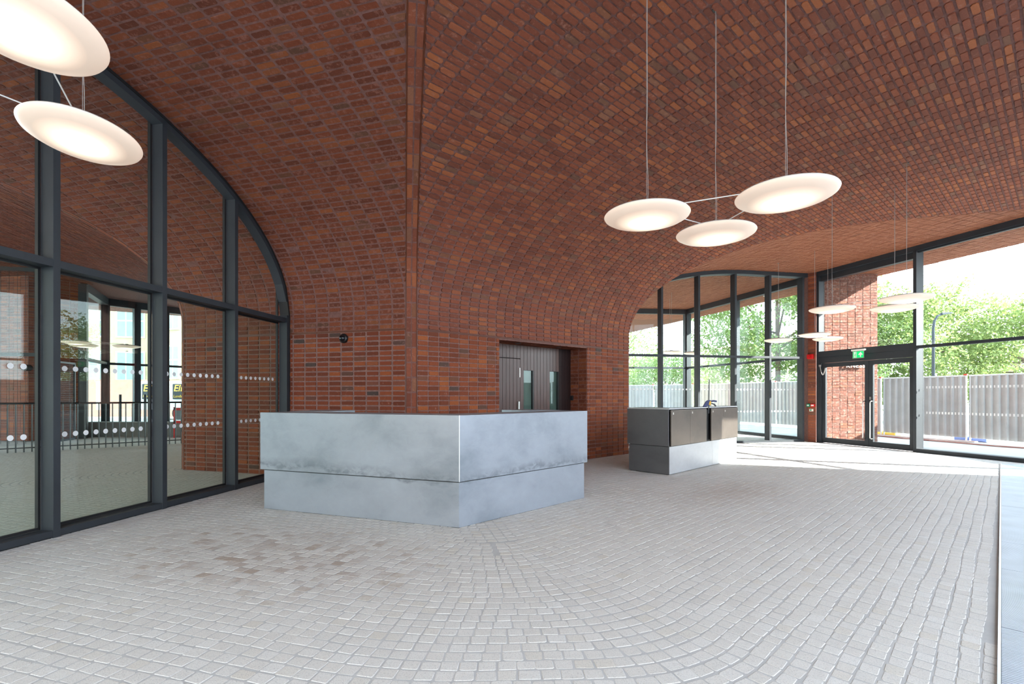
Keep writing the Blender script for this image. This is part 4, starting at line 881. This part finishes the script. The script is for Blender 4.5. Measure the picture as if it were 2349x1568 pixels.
# street lamp
sl_ = empty('street_lamp', (20.8, 24.0, 0)); tag(sl_, 'grey street lamp with a curved arm above the hoarding', 'lamp post'); M['lampgrey'] = plain('street lamp grey', (.05,.06,.07), .8, spec=.1)
SLx = (2141-CX)/F*19.0; sl_.location = (SLx, 19.0, 0)
m_ = MB(); m_.tube([(0,0,0),(0,0,3.9),(.04,0,4.2),(.16,0,4.4),(.34,0,4.47)], [.06,.05,.045,.04,.035], 10); o = m_.build('pole', M['lampgrey'], None, smooth=True); o.parent = sl_
m_ = MB(); m_.box8([(.3,-.07,4.44),(.72,-.06,4.5),(.72,.06,4.5),(.3,.07,4.44),(.3,-.05,4.53),(.72,-.03,4.55),(.72,.03,4.55),(.3,.05,4.53)]); o = m_.build('lantern', M['lampgrey'], None, bevel=.01); o.parent = sl_
# buildings
def building(name, label, P, d, Ln, dep, h, mat, rows, cols, z0, wh, ww, gap, fm_, pm_, margin=.8, group=None, flip=1):
    e_ = empty(name, (*P, 0)); tag(e_, label, 'building', group); n = V([d[1], -d[0]])*flip
    m_ = MB(); q = [P, P+d*Ln, P+d*Ln-n*dep, P-n*dep]; m_.prism([tuple(x) for x in q], 0, h); m_.build('wall', mat, e_)
    for r in range(rows):
        for c in range(cols):
            s = margin+c*(Ln-2*margin-ww)/max(1, cols-1); z = z0+r*gap
            def bx(a, b_, za, zb, o0, o1, nm, mt, par):
                m_ = MB(); q = [P+d*a+n*o0, P+d*b_+n*o0, P+d*b_+n*o1, P+d*a+n*o1]; m_.prism([tuple(x) for x in q], za, zb); return m_.build(nm, mt, par)
            wf = bx(s-.08, s+ww+.08, z-.1, z+wh+.08, -.02, .06, 'window', fm_, e_)
            k = 3 if ww > 1.5 else 2
            for i in range(k):
                a = s+i*ww/k+.05; b_ = s+(i+1)*ww/k-.05
                o = bx(a, b_, z+.03, z+wh*.55, .06, .075, 'pane', pm_, wf); o.matrix_parent_inverse = wf.matrix_world.inverted() if False else Matrix()
                o = bx(a, b_, z+wh*.6, z+wh-.03, .06, .075, 'pane', pm_, wf); o.matrix_parent_inverse = Matrix()
                for oo in (o,): pass
    return e_
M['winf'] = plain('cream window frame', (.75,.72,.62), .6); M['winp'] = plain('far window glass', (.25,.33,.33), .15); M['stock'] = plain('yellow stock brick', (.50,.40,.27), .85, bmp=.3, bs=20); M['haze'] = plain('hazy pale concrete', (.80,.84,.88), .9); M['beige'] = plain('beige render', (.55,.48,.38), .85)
building('apartment_block', 'yellow brick block with cream sash windows beyond the outer court', V([-44, 38]), dr(12), 17, 8, 13, M['stock'], 3, 6, 2.6, 2.3, 2.0, 3.6, M['winf'], M['winp'])
building('apartment_block', 'brick block end seen beside the core corner in the outer court', V([-26.5, 36]), dr(-14), 8, 8, 14, M['stock'], 3, 3, 2.6, 2.3, 1.6, 3.6, M['winf'], M['winp'])
building('beige_house', 'beige house far behind the third far bay', V([17.5, 42]), dr(5), 7, 6, 5.6, M['beige'], 2, 2, 1.2, 1.2, 1.2, 2.2, M['winf'], M['winp'])
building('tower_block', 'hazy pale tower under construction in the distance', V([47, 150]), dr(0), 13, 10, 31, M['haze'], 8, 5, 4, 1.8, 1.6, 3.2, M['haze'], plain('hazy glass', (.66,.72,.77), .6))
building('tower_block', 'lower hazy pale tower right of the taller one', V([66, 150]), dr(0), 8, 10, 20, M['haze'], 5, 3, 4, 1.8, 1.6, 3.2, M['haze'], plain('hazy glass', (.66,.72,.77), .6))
m_ = MB(); m_.prism([(20.3,3.05),(26,.95),(30,-34),(14,-34)], 0, 14); tag(m_.build('sun_blocker', M['haze']), 'unseen block added to keep the sun off the right side', 'building')  # added out of view to hold the sun off the near floor
m_ = MB(); m_.prism([(-36,-12),(-34,-4),(-17,-9),(-6,-15),(-10,-24)], 0, 13); tag(m_.build('sky_blocker', M['stock']), 'unseen block added at the rear left to reduce sky light', 'building')  # added out of view to cut skylight arriving from behind left
# ------------------------------------------------------------------ outside left: court, railings, brick wall, screens
rp = [V([-14.5, 9.6]), V([-11.5, 10.9]), V([-9.6, 12.7]), V([-8.6, 13.6])]
rl = empty('railing', (*rp[1], 0)); tag(rl, 'black metal railing with thin vertical bars across the outer court', 'railing')
pts = along(rp, .13); m_ = MB(); m_.tube([(*p, 1.12) for p in rp], .024, 6); m_.build('top_rail', M['black'], rl); m_ = MB(); m_.tube([(*p, .1) for p in rp], .012, 6); m_.build('bottom_rail', M['black'], rl)
bme = MB().tube([(0,0,.0),(0,0,1.12)], .014, 5).mesh('baluster', M['black'])
for p in pts: o = link('baluster', bme, None, rl); o.matrix_basis = Matrix.Translation((*p, 0))
wo = brick_faces('wall_court', 'sunlit pink red brick wall beyond the railing at the far left', [(V([-19.5, 14.6]), V([-13.9, 14.0])), (V([-13.9, 14.0]), V([-13.2, 14.9]))], M['brick_light'], M['mortar_pale'], 120, 4.8, .225)
m_ = MB(); m_.prism([(-19.5,14.62),(-13.9,14.03),(-13.2,14.93),(-19.5,16)], 0, 4.78); tag(m_.build('wall_court_core', M['mortar_pale']), 'solid core of the court wall', kind='structure')
win6 = empty('window_6', (-13.4, 14.9, 0)); tag(win6, 'dark framed glazed corner of the wing beyond the outer court', 'window', kind='structure')
W0, W1, W2 = V([-13.15, 14.95]), V([-14.3, 17.3]), V([-8.3, 20.6])
W1 = V([(242-CX)/F*17.3, 17.3]); W2 = V([(440-CX)/F*19.6, 19.6])
for A, B, nb_ in ((W0, W1, 1), (W1, W2, 3)):
    Ln = np.linalg.norm(B-A); d = (B-A)/Ln
    seg(A, d, 0, Ln, -.1, .1, 4.5, 4.78, 'head', M['frame'], win6); seg(A, d, 0, Ln, -.07, .07, 2.4, 2.48, 'transom', M['frame'], win6); seg(A, d, 0, Ln, -.07, .07, 0, .09, 'sill', M['frame'], win6)
    for k in range(nb_+1): seg(A, d, k*Ln/nb_-.1, k*Ln/nb_+.1, -.1, .1, 0, 4.7, 'mullion', M['frame'], win6)
    pane(A, d, 0, Ln, 0, .08, lambda s: 4.6, win6)
# steel mesh gate leaf
gt_ = empty('mesh_gate', (-11.9, 12.4, 0)); tag(gt_, 'open steel mesh gate leaf standing behind the railing', 'gate')
g0 = V([(131-CX)/F*12.6, 12.6]); g1 = V([(172-CX)/F*13.4, 13.4]); gdv = (g1-g0)/np.linalg.norm(g1-g0); gl = np.linalg.norm(g1-g0)
for a, b_ in ((0, .05), (gl-.05, gl)): seg(g0, gdv, a, b_, -.02, .02, .1, 2.2, 'gate_stile', M['frame'], gt_)
for z in (.1, 2.15): seg(g0, gdv, 0, gl, -.02, .02, z, z+.05, 'gate_rail', M['frame'], gt_)
m_ = MB(); x = .05
while x < gl-.05: p = g0+gdv*x; m_.tube([(*p, .12), (*p, 2.18)], .003, 4, False); x += .05
z = .15
while z < 2.15: m_.tube([(*(g0+gdv*.03), z), (*(g0+gdv*(gl-.03)), z)], .003, 4, False); z += .05
o = m_.build('wire_mesh', M['frame'], gt_); o['kind'] = 'stuff'
# big wire screen in front of the court wall
ws = empty('wire_screen', (-12.0, 11.9, 0)); tag(ws, 'tall wire screen with dark bars in front of the pink brick wall', 'screen')
s0_, s1_ = V([-15.5, 11.6]), V([-11.85, 12.2]); sdv = (s1_-s0_)/np.linalg.norm(s1_-s0_); sll = np.linalg.norm(s1_-s0_)
m_ = MB(); x = 0
while x < sll: p = s0_+sdv*x; m_.tube([(*p, .1), (*p, 4.4)], .0035, 4, False); x += .18
z = .15
while z < 4.4: m_.tube([(*s0_, z), (*s1_, z)], .0035, 4, False); z += .09 if z > 2.3 else .18
o = m_.build('wire_mesh', M['frame'], ws); o['kind'] = 'stuff'
for z in (2.28, 4.4): seg(s0_, sdv, 0, sll, -.03, .03, z, z+.09, 'screen_bar', M['frame'], ws)
seg(s0_, sdv, 2.75, 2.81, -.03, .03, .1, 4.4, 'screen_post', M['frame'], ws); seg(s0_, sdv, sll-.06, sll, -.03, .03, .0, 4.4, 'screen_post', M['frame'], ws)
m_ = MB(); bc = V([(57-CX)/F*13.9, 13.9]); m_.tube([(bc[0], bc[1]+.14, 2.1), (bc[0], bc[1]-.02, 2.1)], .09, 14); tag(m_.build('bulkhead_light', M['black']), 'round black bulkhead lamp on the pink court wall', 'lamp')
# trailer with dark sign boards, bollards, kerb
tr = empty('site_trailer', (-22, 27.5, 0)); tag(tr, 'white box trailer with dark sign boards in gold lettering beyond the court', 'trailer')
M['signdark'] = plain('dark sign board', (.012,.014,.02), .4); M['gold'] = plain('gold lettering', (.75,.45,.06), .5)
ty = 26.0; X_ = lambda px: (px-CX)/F*ty
Zp = lambda py: EYE+(HOR-py)*ty/F
m_ = MB(); m_.box(X_(318), X_(425), ty+.05, ty+2.2, .55, Zp(874)); m_.build('trailer_body', M['white'], tr, bevel=.03)
for a, b_ in ((326, 378), (396, 424)): m_ = MB(); m_.box(X_(a), X_(b_), ty-.0, ty+.05, Zp(915), Zp(880)); m_.build('sign_board', M['signdark'], tr)
for a in (345, 400):
    m_ = MB(); m_.tube([(X_(a), ty+.3, .35), (X_(a), ty+.5, .35)], .34, 18); m_.build('wheel', M['black'], tr)
for px, body, py, sz in ((328, 'Eli', 897, .5), (328, 'Landscapes', 910, .16), (398, 'Eli', 897, .5), (398, 'Landscapes', 911, .2)):
    cu = bpy.data.curves.new('lettering', 'FONT'); cu.body = body; cu.size = sz; cu.extrude = .004; cu.shear = .2; cu.materials.append(M['gold'])
    o = bpy.data.objects.new('lettering', cu); COL.objects.link(o); o.parent = tr; o.matrix_parent_inverse = Matrix.Translation(-tr.location); o.location = (X_(px), ty-.02, Zp(py)); o.rotation_euler = (R(90), 0, 0); to_mesh(o)
for k, px in enumerate((276, 333)):
    Y = 20.5; m_ = MB(); m_.tube([((px-CX)/F*Y, Y, 0), ((px-CX)/F*Y, Y, 1.35)], .05, 10); tag(m_.build('bollard', M['black']), ['black bollard beyond the outer wing corner', 'black bollard in front of the trailer sign'][k], 'bollard')
m_ = MB(); m_.box(-34, -12, 30.5, 30.8, 0, 2.3); tag(m_.build('site_wall', plain('reddish site wall', (.36,.17,.14), .85, bmp=.3, bs=12)), 'reddish boundary wall behind the trailer', 'wall')
rb_ = empty('barrier', ((404-CX)/F*15, 15, 0)); tag(rb_, 'red plastic barrier behind the railing beside the core corner', 'barrier')
bx_ = (398-CX)/F*15
for dx, w2 in ((0,.05),(.5,.05)): m_ = MB(); m_.box(bx_+dx, bx_+dx+w2, 15, 15.04, 0, .95); m_.build('barrier_leg', M['red'], rb_)
for z in (.45, .85): m_ = MB(); m_.box(bx_, bx_+.55, 15, 15.04, z, z+.08); m_.build('barrier_rail', M['red'], rb_)
m_ = MB(); m_.box(-15.6, -10.0, 15.6, 16.0, 0, .45); tag(m_.build('planter_kerb', plain('grey concrete kerb', (.2,.2,.2), .9, bmp=.3)), 'low grey concrete kerb behind the railing', 'kerb')
